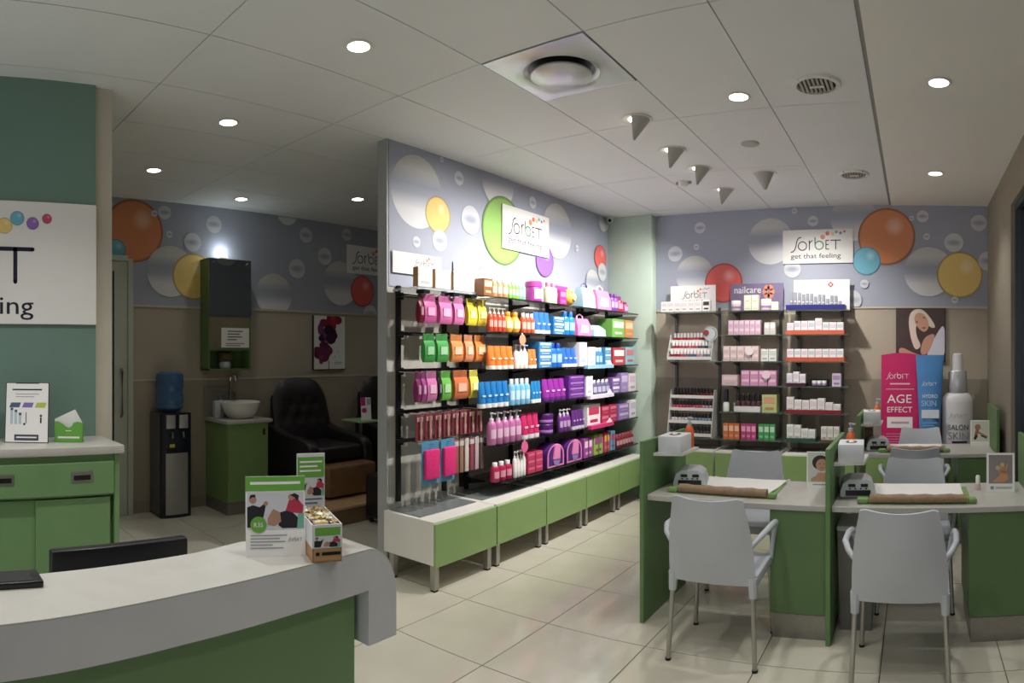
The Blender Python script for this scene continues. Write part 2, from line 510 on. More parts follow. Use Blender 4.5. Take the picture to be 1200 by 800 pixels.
# bubble friezes
F_LEFT = ((XL, 0, 0), (0, 1, 0), (0, 0, 1), (1, 0, 0))
F_PART = ((XP, 0, 0), (0, 1, 0), (0, 0, 1), (1, 0, 0))
F_BACK = ((0, YB, 0), (1, 0, 0), (0, 0, 1), (0, -1, 0))
PART = [('glass',3.32,2.69,0.262),('yellow',3.54,2.56,0.137),('glass',3.56,2.37,0.080),('glass',3.31,2.33,0.040),('glass',3.78,2.88,0.054),('glass',3.58,2.98,0.022),('glass',3.92,2.58,0.112),('glass',4.28,2.96,0.220),('green',4.35,2.56,0.288),('glass',4.79,2.88,0.054),('glass',5.21,2.69,0.260),('purple',4.99,2.38,0.149),('glass',5.58,2.58,0.034),('red',6.08,2.55,0.133),('glass',6.12,2.40,0.094),('glass',6.15,2.96,0.120),('glass',5.90,2.26,0.142)]
BACK = [('glass',-2.22,2.85,0.060),('glass',-2.50,2.59,0.082),('glass',-2.26,2.65,0.032),('glass',-2.28,2.35,0.208),('red',-1.96,2.26,0.205),('glass',-1.46,2.67,0.236),('glass',-1.21,2.97,0.030),('glass',-1.02,2.86,0.052),('glass',-0.61,2.88,0.231),('orange',-0.28,2.69,0.285),('blue',-0.48,2.45,0.141),('glass',-1.23,2.38,0.087),('glass',0.08,2.89,0.059),('glass',-0.03,2.87,0.025),('glass',0.12,2.69,0.034),('glass',0.14,2.34,0.246),('glass',0.39,2.63,0.094),('yellow',0.45,2.31,0.230),('glass',0.64,2.83,0.081),('glass',0.73,2.45,0.094),('glass',-0.50,2.22,0.043),('glass',0.40,2.06,0.034),('glass',-1.04,2.19,0.069),('glass',-0.63,2.06,0.102)]
LEFT = [('orange',2.16,2.70,0.302),('blue',1.98,2.51,0.097),('glass',2.48,2.90,0.067),('glass',2.37,2.88,0.033),('glass',2.53,2.69,0.034),('glass',3.02,2.83,0.087),('glass',2.78,2.63,0.093),('glass',2.54,2.33,0.251),('yellow',2.79,2.29,0.230),('glass',4.16,2.83,0.085),('glass',3.91,3.04,0.129),('glass',3.74,2.15,0.228),('glass',4.04,2.45,0.107),('glass',4.42,2.62,0.097),('glass',4.65,2.33,0.255),('red',4.98,2.26,0.181),('glass',4.74,2.90,0.069),('glass',5.10,2.00,0.102)]
ZB = 1.995
for fr, w, L, bx, u0, u1 in ((F_LEFT, wl, LEFT, 'x', 0.8, YB), (F_PART, wp, PART, "x", 3.04, 6.28), (F_BACK, wb, BACK, 'y', -2.72, XR)):
    poly_n = 0.006
    mb = MB(fmat(fr)).box(u0, u1, ZB, CZ, 0.0, poly_n)
    band = mb.build('printed_frieze', M_BAND, w)
    band['label'] = 'blue grey frieze printed with bubbles'
    for k, (c, u, v, r) in enumerate(L):
        bubble(fr, u, v, r, MATS['ball_' + ('small' if c == 'glass' and r < 0.12 else c)], (u0, u1, ZB, CZ), poly_n + 0.0010 + 0.0006 * k, band)
    # trim strip under the frieze
    if w is not wp:
        MB(fmat(fr)).box(u0, u1, ZB - 0.02, ZB, 0.0, 0.012).build('frieze_trim', M_CREAM, w)
F_PBACK = ((XP - 0.08, 0, 0), (0, 1, 0), (0, 0, 1), (-1, 0, 0))
band = MB(fmat(F_PBACK)).box(3.04, YB, ZB, CZ, 0.0, 0.006).build('printed_frieze', M_BAND, wp)
for k, (c, u, v, r) in enumerate(PART[:1] + PART[3:8] + PART[9:11] + PART[12:]):
    bubble(F_PBACK, u, v, r, MATS['ball_' + ('small' if c == 'glass' and r < 0.12 else c)], (3.04, YB, ZB, CZ), 0.0070 + 0.0006 * k, band)
M_BOARD = mat('white_board', (236, 234, 230), 0.5, var=0.01)
for k, (fr, w, u0, u1, v0, v1) in enumerate(((F_PART, wp, 4.318, 5.04, 2.41, 2.782), (F_BACK, wb, -1.327, -0.613, 2.433, 2.772), (F_LEFT, wl, 4.736, 5.45, 2.46, 2.79))):
    b = MB(fmat(fr)).box(u0, u1, v0, v1, 0.018, 0.026).build('logo_board', M_BOARD, None, smooth=0)
    tag(b, ['white wordmark board on the partition frieze beside the green bubble', 'white wordmark board on the rear frieze left of the orange bubble', 'white wordmark board on the pedicure frieze above the red bubble'][k], 'sign', 'wordmark boards on the friezes')
    logo(fr, (u0 + u1) / 2, (v0 + v1) / 2 + 0.01, (u1 - u0) * 0.77, 0.0268, b)
b = MB(fmat(F_PART)).box(3.06, 3.56, 2.09, 2.24, 0.018, 0.024).build('logo_board', M_BOARD, None, smooth=0)
tag(b, 'small white wordmark strip low on the near end of the partition', 'sign')
logo(F_PART, 3.38, 2.165, 0.24, 0.0246, b)
b = MB(fmat(F_PART)).box(3.70, 4.25, 2.05, 2.235, 0.018, 0.024).build('logo_board', M_BOARD, None, smooth=0)
tag(b, 'small white wordmark strip above the brown bottles on the partition', 'sign')
logo(F_PART, 3.98, 2.16, 0.26, 0.0246, b)

# door of the pedicure area (sliding, pale)
M_DOOR = mat('pale_door', (190, 196, 184), 0.4, var=0.02)
dr = struct('door_1', MB().rbox(XL + 0.006, XL + 0.05, 1.15, 2.08, 0.0, 2.40, 0.004, 1), M_DOOR, 'pale sliding door at the edge of the pedicure wall')
MB().box(XL + 0.006, XL + 0.07, 2.08, 2.13, 0.0, 2.42).build('door_frame', M_DOOR, dr)
MB().box(XL + 0.006, XL + 0.07, 1.10, 2.08, 2.40, 2.45).build('door_frame', M_DOOR, dr)
MB().tube([(XL + 0.052, 2.015, 0.93), (XL + 0.085, 2.015, 0.95), (XL + 0.085, 2.015, 1.36), (XL + 0.052, 2.015, 1.38)], 0.011, 8).build('door_handle', M_STEEL, dr)
MB().box(XL + 0.05, XL + 0.053, 1.93, 1.945, 0.1, 2.3).build('door_groove', M_DARK, dr)

# ---------------------------------------------------------------- ceiling fittings
M_LAMP = emit('lamp_glow', (255, 250, 240), 9.0)
def downlight(x, y, label, w=None, z=CZ):
    if x < -3.0:
        w = DOWN_W * 0.24
    if x > 0:
        w = DOWN_W * 1.3
    if x == -2.35 and y < 1:
        w = DOWN_W * 1.7  # added pair out of view, stronger to brighten the wall sign
    t = thing('downlight', label, 'ceiling light', (x, y, z), group='recessed downlights')
    MB().lathe([(0.052, 0.0), (0.068, -0.001), (0.072, -0.004), (0.066, -0.008), (0.054, -0.006)], 28, cap=False).build('trim_ring', M_WHITE, t)
    MB().lathe([(0.0, -0.004), (0.056, -0.004), (0.056, 0.0), (0.0, 0.0)], 28, cap=False).build('lens', M_LAMP, t)
    ld = bpy.data.lights.new('downlight_lamp', 'SPOT')
    ld.energy = (w or DOWN_W); ld.spot_size = math.radians(112); ld.spot_blend = 0.85; ld.shadow_soft_size = 0.05
    ld.color = (1.0, 0.985, 0.955)
    lo = bpy.data.objects.new('downlight_lamp', ld); col.objects.link(lo); lo.parent = t; lo.location = (0, 0, -0.02)
    return t
for x, y, lb in ((-2.35, 2.01, 'recessed downlight nearest above the reception counter'), (-3.6, 1.99, 'recessed downlight between the counter and the water cooler'), (-4.8, 1.97, 'recessed downlight over the pedicure door and cooler'),
                 (-5.33, 3.09, 'recessed downlight in front of the mirror cabinet'), (-4.69, 4.0, 'recessed downlight above the pedicure armchair'), (-1.0, 3.565, 'recessed downlight in the tile beside the round air grille'),
                 (-4.69, 5.4, 'recessed downlight over the rear pedicure seat'),
                 (-2.35, 0.8, 'added recessed downlight above the staff side of the counter'), (-2.35, -0.4, 'added recessed downlight above the side cabinet end'), (-1.0, 2.35, 'added recessed downlight over the shop floor before the tables'),  # these and the next line: downlights added out of view for more light
                 (-1.0, 1.15, 'added recessed downlight over the customer side of the counter'), (-1.0, -0.1, 'added recessed downlight at the shop entrance')):
    downlight(x, y, lb)
for x, y, lb in ((0.131, 1.7, 'added recessed downlight in the plasterboard strip near the entrance'), (0.131, 3.49, 'nearer recessed downlight in the plasterboard strip'), (0.169, 5.26, 'farther recessed downlight in the plasterboard strip near the rear wall')):  # the first is added out of view to brighten the entrance side
    downlight(x, y, lb, z=CZ - 0.006)
# adjustable half-cone spots
def aim_spot(x, y, tgt, label, size=1.0, watts=SPOT_W, white=False):
    t = thing('ceiling_spot', label, 'spotlight', (x, y, CZ), group='adjustable ceiling spots')
    d = Vector(tgt) - Vector((x, y, CZ - 0.05))
    az = math.atan2(d.y, d.x)
    MB().lathe([(0.096, 0.0), (0.102, -0.003), (0.098, -0.007), (0.080, -0.006)], 28, cap=False).build('trim_ring', M_WHITE, t)
    # scoop: half cone open towards the target
    mb = MB(Matrix.Rotation(az, 4, 'Z'))
    rows = []
    for i in range(7):
        q = i / 6
        rows.append([(0.084 * (1 - 0.95 * q) * math.cos(PI * 0.5 + PI * k / 14) * 1.0 + 0.02 * q, 0.084 * (1 - 0.9 * q) * math.sin(PI * 0.5 + PI * k / 14), -0.004 - 0.125 * q) for k in range(15)])
    mb.sheet(rows, 0.003)
    mb.build('scoop', mat('spot_housing', (178, 176, 170) , 0.45, var=0.01), t)
    MB(Matrix.Rotation(az, 4, 'Z')).lathe([(0.0, -0.003), (0.05, -0.003), (0.05, 0.0), (0.0, 0.0)], 24, cap=False).build('lens', M_LAMP, t)
    ld = bpy.data.lights.new('spot_lamp', 'SPOT')
    ld.energy = watts; ld.spot_size = math.radians(92); ld.spot_blend = 1.0; ld.shadow_soft_size = 0.03
    ld.color = (1.0, 0.97, 0.93)
    lo = bpy.data.objects.new('spot_lamp', ld); col.objects.link(lo); lo.parent = t
    lo.location = (math.cos(az) * 0.05, math.sin(az) * 0.05, -0.04)
    lo.rotation_euler = d.to_track_quat('-Z', 'Y').to_euler()
aim_spot(-1.70, 3.69, (XP, 3.65, 1.45), 'ceiling spot nearest the square air diffuser')
aim_spot(-1.72, 4.35, (XP, 4.40, 1.45), 'second ceiling spot of the row facing the partition')
aim_spot(-1.69, 4.86, (XP, 5.0, 1.45), 'third ceiling spot of the row facing the partition')
aim_spot(-1.70, 5.56, (XP + 0.2, 5.85, 1.6), 'ceiling spot of the partition row closest to the rear wall', watts=SPOT_W * 0.85)
aim_spot(-1.22, 5.14, (-0.95, YB, 1.2), 'ceiling spot turned towards the rear wall shelves', watts=SPOT_W * 0.85)
# square diffuser panel with round disc
t = thing('air_diffuser', 'square metal ceiling air diffuser with a round central disc', 'air vent', (-1.753, 2.87, CZ))
M_DIFF = mat('pale_satin_metal', (205, 208, 208), 0.28, 0.35, var=0.04)
mb = MB()
N = 48
sq = []
for k in range(N):
    a = 2 * PI * k / N
    c, s = math.cos(a), math.sin(a)
    q = 0.293 / max(abs(c), abs(s))
    sq.append((q * c, q * s))
def rg(r, z): return [(r * math.cos(2 * PI * k / N), r * math.sin(2 * PI * k / N), z) for k in range(N)]
mb.loft([[(a, b, 0.004) for a, b in sq], [(a, b, -0.004) for a, b in sq], rg(0.215, -0.004), rg(0.20, -0.014), rg(0.185, -0.006), rg(0.175, 0.006)], cap=False)
mb.build('face_plate', M_DIFF, t)
MB().lathe([(0.0, 0.0055), (0.19, 0.0055), (0.19, 0.007), (0.0, 0.007)], 40, cap=False).build('throat', M_BLACK, t)
MB().lathe([(0.0, -0.042), (0.15, -0.042), (0.163, -0.034), (0.160, -0.024), (0.0, -0.02)], 40, cap=False).build('disc', M_DIFF, t)
for k in range(3):
    a = 2 * PI * k / 3 + 0.4
    MB().tube([(0.10 * math.cos(a), 0.10 * math.sin(a), -0.024), (0.10 * math.cos(a), 0.10 * math.sin(a), 0.006)], 0.006, 6).build('hanger', M_DARK, t)
# round grilles
def grille(x, y, r, label):
    t = thing('round_grille', label, 'air vent', (x, y, CZ), group='round ceiling grilles')
    MB().lathe([(r, 0.0), (r, -0.006), (r * 0.97, -0.014), (r * 0.82, -0.016), (r * 0.78, -0.004)], 36, cap=False).build('rim', M_WHITE, t)
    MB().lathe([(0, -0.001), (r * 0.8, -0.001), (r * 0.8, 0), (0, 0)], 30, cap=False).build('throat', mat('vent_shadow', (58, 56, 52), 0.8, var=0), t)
    n = 8
    for k in range(n):
        q = -0.7 * r + 1.4 * r * (k + 0.5) / n
        h = math.sqrt(max(0.01, (0.78 * r) ** 2 - q * q))
        MB().box(q - 0.007, q + 0.007, -h, h, -0.014, -0.003).build('slat', mat('vent_slat', (168, 162, 150), 0.5, var=0.02), t)
    MB().box(-0.04, 0.04, -0.008, 0.008, -0.02, -0.013).build('centre_bar', M_WHITE, t)
grille(-0.535, 3.49, 0.135, 'nearer round ceiling air grille beside the plasterboard strip')
grille(-0.497, 5.28, 0.125, 'farther round ceiling air grille near the rear frieze')
tag(MB().lathe([(0.0, -0.012), (0.05, -0.012), (0.062, -0.008), (0.066, 0.0), (0, 0)], 28, cap=False).build('speaker_disc', mat('grey_grille', (186, 184, 178), 0.6, var=0.03), None, (-1.146, 4.386, CZ)), 'flat grey ceiling speaker disc between the two grilles', 'speaker')
# little dome camera and bullet camera
t = thing('emergency_lamp', 'small white twin head ceiling lamp between the spots', 'ceiling light', (-1.95, 5.2, CZ))
MB().lathe([(0, -0.045), (0.03, -0.04), (0.045, -0.02), (0.05, 0), (0, 0)], 20, cap=False).build('housing', M_WHITE, t)
for s in (-1, 1):
    MB().lathe([(0, -0.02), (0.014, -0.02), (0.018, 0.01), (0, 0.012)], 14, cx=s * 0.055, cap=False).build('lamp_head', mat('grey_plastic', (140, 140, 142), 0.4, var=0.02), t)
t = thing('security_camera', 'tiny security camera in the corner above the pillar', 'camera', (-3.17, 6.2, CZ))
MB().box(-0.03, 0.03, -0.015, 0.03, -0.02, 0.0).build('bracket', M_WHITE, t)
MB().lathe([(0, -0.075), (0.022, -0.07), (0.034, -0.05), (0.034, -0.02), (0, -0.02)], 18, cap=False).build('dome', M_WHITE, t)
MB(Matrix.Translation((0.012, -0.03, -0.05)) @ Matrix.Rotation(PI / 2, 4, 'X')).lathe([(0, 0.0), (0.018, 0.0), (0.018, 0.01), (0, 0.01)], 14, cap=False).build('lens', M_BLACK, t)

# ---------------------------------------------------------------- reception desk
def interp(L, t):
    for (a, b), (c, d) in zip(L, L[1:]):
        if t <= c:
            return b + (d - b) * (t - a) / (c - a)
    return L[-1][1]
FRONT = [(-0.9, -1.16), (-0.3, -1.20), (0.19, -1.236), (0.57, -1.280), (0.9, -1.297), (1.30, -1.303)]
BACKE = [(-0.9, -1.47), (0.33, -1.505), (0.78, -1.532), (0.9, -1.56), (1.0, -1.545), (1.1, -1.505), (1.19, -1.47), (1.30, -1.45)]
desk = thing('reception_desk', 'curved reception desk with cream top, grey fascia and green front', 'desk', (0, 0, 0))
st = [(-0.9 + 0.15 * k, 1.0, 0.892) for k in range(14)] + [(1.148, 1.0, 0.892), (1.148, 1.0, 0.742)]
for k in range(1, 9):
    a = PI / 2 * k / 8
    st.append((1.143 + 0.11 * math.sin(a), 0.86 + 0.14 * math.cos(a), 0.742))
rings, tops = [], []
for (y, zt, zb) in st:
    xf, xb = interp(FRONT, y), interp(BACKE, y)
    rings.append([(xf, y, zb), (xf, y, zt), (xb, y, zt), (xb, y, zb)])
    if zt > 0.93:
        tops.append([(xf, y, zt), (xf, y, zt + 0.004), (xb, y, zt + 0.004), (xb, y, zt)])
MB().loft(rings).build('fascia', M_GREYST, desk, smooth=25)
MB().loft(tops).build('countertop', M_STONE, desk, smooth=25)
gb = []
for k in range(13):
    y = -0.9 + (1.127 + 0.9) * k / 12
    xf = interp(FRONT, y) - 0.035
    gb.append([(xf, y, 0.0), (xf, y, 0.891), (-1.44, y, 0.891), (-1.44, y, 0.0)])
MB().loft(gb).build('front_panel', M_GREEN, desk, smooth=25)
MB().rbox(-2.12, -1.45, -0.9, 1.1, 0.70, 0.735, 0.003, 1).build('worktop', M_STONE, desk)
MB().box(-2.10, -1.45, 1.06, 1.09, 0.0, 0.70).build('side_panel', M_GREEN, desk)
# monitor behind the counter
t = thing('computer_monitor', 'black computer monitor seen from behind over the counter', 'monitor', (-1.65, 0.58, 0.735))
MB(Matrix.Rotation(0.0, 4, 'Z')).rbox(-0.018, 0.018, -0.197, 0.195, 0.03, 0.280, 0.008, 2).build('screen_housing', M_BLACK, t)
MB(Matrix.Rotation(0.0, 4, 'Z')).box(-0.0185, -0.019, -0.19, 0.19, 0.045, 0.26).build('screen', mat('dark_screen', (20, 24, 30), 0.15, var=0), t)
MB().rbox(-0.10, 0.07, -0.09, 0.09, 0.0, 0.015, 0.005, 2).build('base', M_BLACK, t)
MB().rbox(-0.01, 0.012, -0.025, 0.025, 0.01, 0.10, 0.004, 1).build('stand', M_BLACK, t)
t = thing('card_terminal', 'flat black device lying at the rear edge of the counter', 'device', (-1.455, 0.18, 1.004))
MB().rbox(-0.040, 0.040, -0.14, 0.135, 0.0, 0.016, 0.004, 2).build('housing', M_BLACK, t)
MB().box(-0.035, 0.035, -0.12, 0.11, 0.0160, 0.0172).build('key_panel', mat('dark_keys', (34, 36, 38), 0.5, var=0.05), t)

# small print figures used on leaflets: seated pair, one in black, one in red
def people_print(fr, u0, u1, v0, v1, off, parent):
    W, H = u1 - u0, v1 - v0
    def q(a, b): return (u0 + a * W, v0 + b * H)
    def P(L): return [q(*p) for p in L]
    skin, skin2 = flat((176, 132, 108), 0.6), flat((112, 78, 62), 0.6)
    poly_print('picture_ground', fr, [rect(u0, u1, v0, v1)], flat((206, 206, 212), 0.6), off, parent)
    poly_print('picture_clothes', fr, [P([(0.0, 0.05), (0.0, 0.60), (0.10, 0.66), (0.22, 0.60), (0.34, 0.74), (0.30, 0.42), (0.24, 0.05)]), P([(0.55, 0.10), (0.58, 0.45), (0.75, 0.52), (0.90, 0.30), (0.88, 0.02), (0.62, 0.02)])], flat((30, 28, 36), 0.6), off + 0.0003, parent)
    poly_print('picture_red_top', fr, [P([(0.68, 0.50), (0.74, 0.78), (0.88, 0.84), (1.0, 0.62), (0.98, 0.40), (0.80, 0.44)])], flat((196, 44, 74), 0.6), off + 0.0004, parent)
    poly_print('picture_skin', fr, [circle(*q(0.10, 0.80), 0.065 * W, 16, 0.10 * H), circle(*q(0.78, 0.86), 0.055 * W, 16, 0.09 * H), P([(0.36, 0.30), (0.46, 0.55), (0.58, 0.45), (0.60, 0.20), (0.48, 0.08), (0.36, 0.12)]), circle(*q(0.33, 0.70), 0.04 * W, 12)], skin, off + 0.0005, parent)
    poly_print('picture_hair', fr, [P([(0.03, 0.82), (0.06, 0.94), (0.14, 0.95), (0.15, 0.86), (0.10, 0.88)]), P([(0.76, 0.92), (0.84, 0.97), (0.92, 0.90), (0.90, 0.74), (0.83, 0.86)])], flat((40, 26, 24), 0.6), off + 0.0006, parent)
    poly_print('picture_chair', fr, [P([(0.88, 0.02), (0.90, 0.40), (1.0, 0.42), (1.0, 0.02)])], flat((110, 176, 150), 0.6), off + 0.0007, parent)
def lines_print(name, fr, u0, u1, v0, v1, n, m, off, parent, fill=0.45, jag=(1.0, 0.8, 0.95, 0.6, 0.9)):
    h = (v1 - v0) / n
    poly_print(name, fr, [rect(u0, u0 + (u1 - u0) * jag[k % len(jag)], v1 - (k + 0.5) * h - h * fill / 2, v1 - (k + 0.5) * h + h * fill / 2) for k in range(n)], m, off, parent)
M_LINE = mat('grey_print', (150, 152, 164), 0.6, var=0)
M_LGRN = mat('leaflet_green', (104, 168, 66), 0.5, var=0.02)
# leaflet stand on the counter (faces the customer)
t = thing('leaflet_stand', 'upright leaflet with green header and photo on the reception counter', 'leaflet', (-1.40, 0.915, 1.004), math.radians(62))
MB(Matrix.Rotation(-0.10, 4, 'X')).box(-0.078, 0.078, -0.002, 0.002, 0.0, 0.205).build('card', M_PAPER, t)
MB().prism([(0.0, 0.0), (0.06, 0.0), (0.058, 0.004), (0.0, 0.004)], 'x', -0.07, 0.07).build('foot', M_GLASS, t)
c10, s10 = math.cos(0.10), math.sin(0.10)
fr = ((0, -0.0022, 0), (1, 0, 0), (0, s10, c10), (0, -c10, s10))
cd = t.children[0]
poly_print('green_header', fr, [rect(-0.078, 0.078, 0.168, 0.205)], M_LGRN, 0.0006, cd)
lines_print('header_lettering', fr, -0.066, 0.066, 0.182, 0.194, 1, M_PAPER, 0.0010, cd, 0.6)
people_print(fr, -0.074, 0.074, 0.070, 0.164, 0.0006, cd)
poly_print('price_badge', fr, [circle(-0.045, 0.082, 0.021, 24)], M_LGRN, 0.0020, cd)
text('price', 'R35', fr, -0.045, 0.076, 0.016, M_PAPER, 0.0024, cd)
lines_print('small_print', fr, -0.066, 0.03, 0.018, 0.058, 5, M_LINE, 0.0008, cd, 0.35)
logo(fr, 0.052, 0.042, 0.042, 0.0008, cd, dots=False, tagline=None)
# donation box with sachets and header card
t = thing('sachet_box', 'open card box full of wrapped sweets with a green header card', 'box', (-1.375, 1.035, 1.004), math.radians(66))
M_BOXW = mat('white_card', (214, 214, 214), 0.6, var=0.01)
w, d = 0.038, 0.098
mb = MB().box(-w, w, -d, d, 0.0, 0.004)
mb.box(-w, w, -d, -d + 0.003, 0.0, 0.045).box(-w, w, d - 0.003, d, 0.0, 0.09).box(-w, -w + 0.003, -d, d, 0, 0.045).box(w - 0.003, w, -d, d, 0, 0.045)
mb.build('kraft_base', M_KRAFT, t)
mb = MB().box(-w - 0.001, w + 0.001, -d - 0.001, -d + 0.002, 0.036, 0.095)
mb.box(-w - 0.001, -w + 0.002, -d, d, 0.036, 0.095).box(w - 0.002, w + 0.001, -d, d, 0.036, 0.095)
sl = mb.build('white_sleeve', M_BOXW, t)
mb = MB().box(-w - 0.002, w + 0.002, d - 0.002, d + 0.002, 0.0, 0.245)
hd = mb.build('header_card', M_BOXW, t)
frh = ((0, d - 0.002, 0), (1, 0, 0), (0, 0, 1), (0, -1, 0))
poly_print('green_header', frh, [rect(-w, w, 0.178, 0.235)], M_LGRN, 0.0006, hd)
lines_print('header_lettering', frh, -w + 0.006, w - 0.006, 0.19, 0.228, 3, M_PAPER, 0.0010, hd, 0.4)
people_print(frh, -w, w, 0.125, 0.176, 0.0006, hd)
lines_print('small_print', frh, -w + 0.006, w - 0.006, 0.10, 0.122, 2, flat((80, 110, 160)), 0.0008, hd, 0.4)
frf = ((0, -d - 0.001, 0), (1, 0, 0), (0, 0, 1), (0, -1, 0))
poly_print('green_label', frf, [rect(-w + 0.006, w - 0.004, 0.068, 0.088)], M_LGRN, 0.0006, sl)
people_print(frf, -w + 0.004, w - 0.004, 0.038, 0.066, 0.0006, sl)
poly_print('stamp_print', frf, [rect(-w + 0.008, -w + 0.018, 0.018, 0.026), rect(-w + 0.024, w - 0.004, 0.018, 0.026)], M_BLACK, 0.0006, t.children[0])
rnd = random.Random(4)
cols = [flat((214, 190, 110), 0.25), flat((236, 232, 220), 0.25), flat((170, 140, 84), 0.25), flat((196, 190, 178), 0.25), flat((140, 96, 60), 0.3)]
mb = MB()
for k in range(150):
    x, y, z = rnd.uniform(-w + 0.009, w - 0.009), rnd.uniform(-d + 0.009, d - 0.009), 0.078 + rnd.uniform(0, 0.018)
    mb.M = Matrix.Translation((x, y, z)) @ Matrix.Rotation(rnd.uniform(0, 6.3), 4, 'Z') @ Matrix.Rotation(rnd.uniform(-0.7, 0.7), 4, 'X')
    mb.box(-0.009, 0.009, -0.0045, 0.0045, -0.003, 0.003, k % 5)
o = mb.build('sweets', cols, t, smooth=0); o['kind'] = 'stuff'
mb = MB().box(-w + 0.004, w - 0.004, -d + 0.004, d - 0.004, 0.006, 0.074)
mb.build('filling', M_BOXW, t)

# ---------------------------------------------------------------- green side cabinet under the wall sign
cab = thing('side_cabinet', 'green cabinet with cream top, drawers and sliding doors under the wall sign', 'cabinet', (0, 0, 0))
MB().rbox(-3.388, -3.0, -1.4, 1.075, 1.036, 1.077, 0.004, 2).build('cabinet_top', M_STONE, cab)
MB().box(-3.388, -3.06, -1.36, 1.03, 0.08, 0.83).build('carcass', M_DGREEN, cab)
MB().box(-3.388, -3.03, -1.36, 1.03, 0.83, 1.036).build('drawer_case', M_GREEN, cab)
MB().box(-3.388, -3.02, 1.03, 1.055, 0.0, 1.036).build('end_panel', M_GREEN, cab)
MB().box(-3.388, -3.08, -1.36, 1.03, 0.0, 0.08).build('plinth', M_STEEL, cab)
for y0, y1 in ((-1.35, -0.56), (-0.55, 0.24), (0.25, 1.025)):
    dw = MB().rbox(-3.03, -3.012, y0, y1, 0.84, 1.0, 0.002, 1).build('drawer', M_GREEN, cab)
    for yc in (y1 - 0.165, y1 - 0.555):
        MB().box(-3.012, -3.009, yc - 0.055, yc + 0.055, 0.905, 0.955).build('handle', M_STEEL, dw)
        MB().box(-3.0092, -3.0075, yc - 0.042, yc + 0.042, 0.915, 0.938).build('handle_recess', M_BLACK, dw)
for y0, y1, x in ((-1.35, -0.35, -3.045), (-0.37, 0.65, -3.059), (0.635, 1.01, -3.044)):
    MB().rbox(x, x + 0.016, y0, y1, 0.09, 0.822, 0.002, 1).build('sliding_door', M_GREEN, cab)
# sign board on the wall above
F_SIGN = ((-3.39, 0, 0), (0, 1, 0), (0, 0, 1), (1, 0, 0))
b = MB().rbox(-3.39, -3.372, -0.56, 1.044, 1.686, 2.341, 0.002, 1).build('wall_sign', mat('sign_white', (238, 236, 232), 0.4, var=0.01), None)
tag(b, 'large white wordmark sign on the sage green wall', 'sign')
logo(F_SIGN, 0.235, 1.992, 1.08, 0.0188, b, ds=1.28, wt=1.15)
# acrylic price card
t = thing('price_card', 'A4 white treatment card in a clear stand on the side cabinet', 'card', (-3.20, 0.62, 1.077), math.radians(72))
ca, sa = math.cos(0.20), math.sin(0.20)
cd = MB(Matrix.Rotation(-0.20, 4, 'X')).box(-0.108, 0.108, -0.0015, 0.0015, 0.004, 0.305).build('card', M_PAPER, t)
MB(Matrix.Rotation(-0.20, 4, 'X')).box(-0.112, 0.112, 0.0018, 0.005, 0.0, 0.308).build('stand_back', M_BLACK, t)
MB().prism([(0.0, 0.0), (0.11, 0.0), (0.062, 0.30), (0.058, 0.30), (0.10, 0.006), (0.0, 0.006)], 'x', -0.06, 0.06).build('strut', M_BLACK, t)
fr = ((0, -0.0015 * ca, 0), (1, 0, 0), (0, sa, ca), (0, -ca, sa))
lines_print('title_line', fr, -0.078, 0.075, 0.268, 0.276, 1, M_INK, 0.0006, cd, 0.9)
lines_print('subtitle_lines', fr, -0.06, 0.06, 0.228, 0.256, 2, M_LINE, 0.0006, cd, 0.25)
for k, (c, n) in enumerate((((70, 92, 128), 'blue'), ((128, 108, 178), 'violet'), ((184, 190, 60), 'lime'))):
    u = -0.092 + k * 0.066
    poly_print(n + '_tab', fr, [[(u, 0.180), (u + 0.052, 0.180), (u + 0.060, 0.205), (u + 0.010, 0.205)]], flat(c), 0.0006, cd)
for k, (u, h) in enumerate(((-0.085, 0.07), (-0.064, 0.06), (-0.042, 0.045))):
    poly_print('bottle_print', fr, [rect(u, u + 0.014, 0.095, 0.095 + h)], flat((176, 196, 206)), 0.0006, cd)
    poly_print('bottle_cap_print', fr, [rect(u, u + 0.014, 0.095 + h, 0.108 + h)], flat((70, 84, 106)), 0.0006, cd)
poly_print('wand_print', fr, [rect(-0.006, -0.002, 0.10, 0.155), circle(-0.012, 0.095, 0.006, 12), rect(0.068, 0.076, 0.10, 0.13), circle(0.072, 0.138, 0.006, 12)], M_INK, 0.0006, cd)
poly_print('dark_label', fr, [rect(-0.062, 0.062, 0.012, 0.042)], flat((66, 68, 84)), 0.0006, cd)
lines_print('label_lettering', fr, -0.052, 0.052, 0.022, 0.034, 1, M_PAPER, 0.001, cd, 0.6)
# green card holder with a tilted white card
t = thing('card_holder', 'small bright green card holder with a white card on the side cabinet', 'holder', (-3.20, 0.845, 1.077), math.radians(70))
MB().prism([(-0.072, 0.0), (0.072, 0.0), (0.070, 0.10), (0.045, 0.105), (0.025, 0.10), (0.015, 0.082), (0.0, 0.074), (-0.015, 0.080), (-0.032, 0.095), (-0.055, 0.106), (-0.070, 0.105)], 'y', -0.03, -0.027).build('front_panel', M_LGRN, t)
MB().box(-0.072, 0.072, 0.027, 0.030, 0.0, 0.10).box(-0.072, -0.069, -0.03, 0.03, 0, 0.10).box(0.069, 0.072, -0.03, 0.03, 0, 0.10).box(-0.072, 0.072, -0.03, 0.03, 0, 0.003).build('tray', M_LGRN, t)
MB().prism([(-0.075, 0.115), (0.03, 0.165), (0.066, 0.10), (0.05, 0.03), (-0.055, 0.03)], 'y', -0.008, 0.006).build('card', M_PAPER, t)
fr = ((0, -0.03, 0), (1, 0, 0), (0, 0, 1), (0, -1, 0))
lines_print('holder_lettering', fr, -0.055, 0.055, 0.018, 0.032, 1, M_PAPER, 0.0006, t.children[0], 0.7)
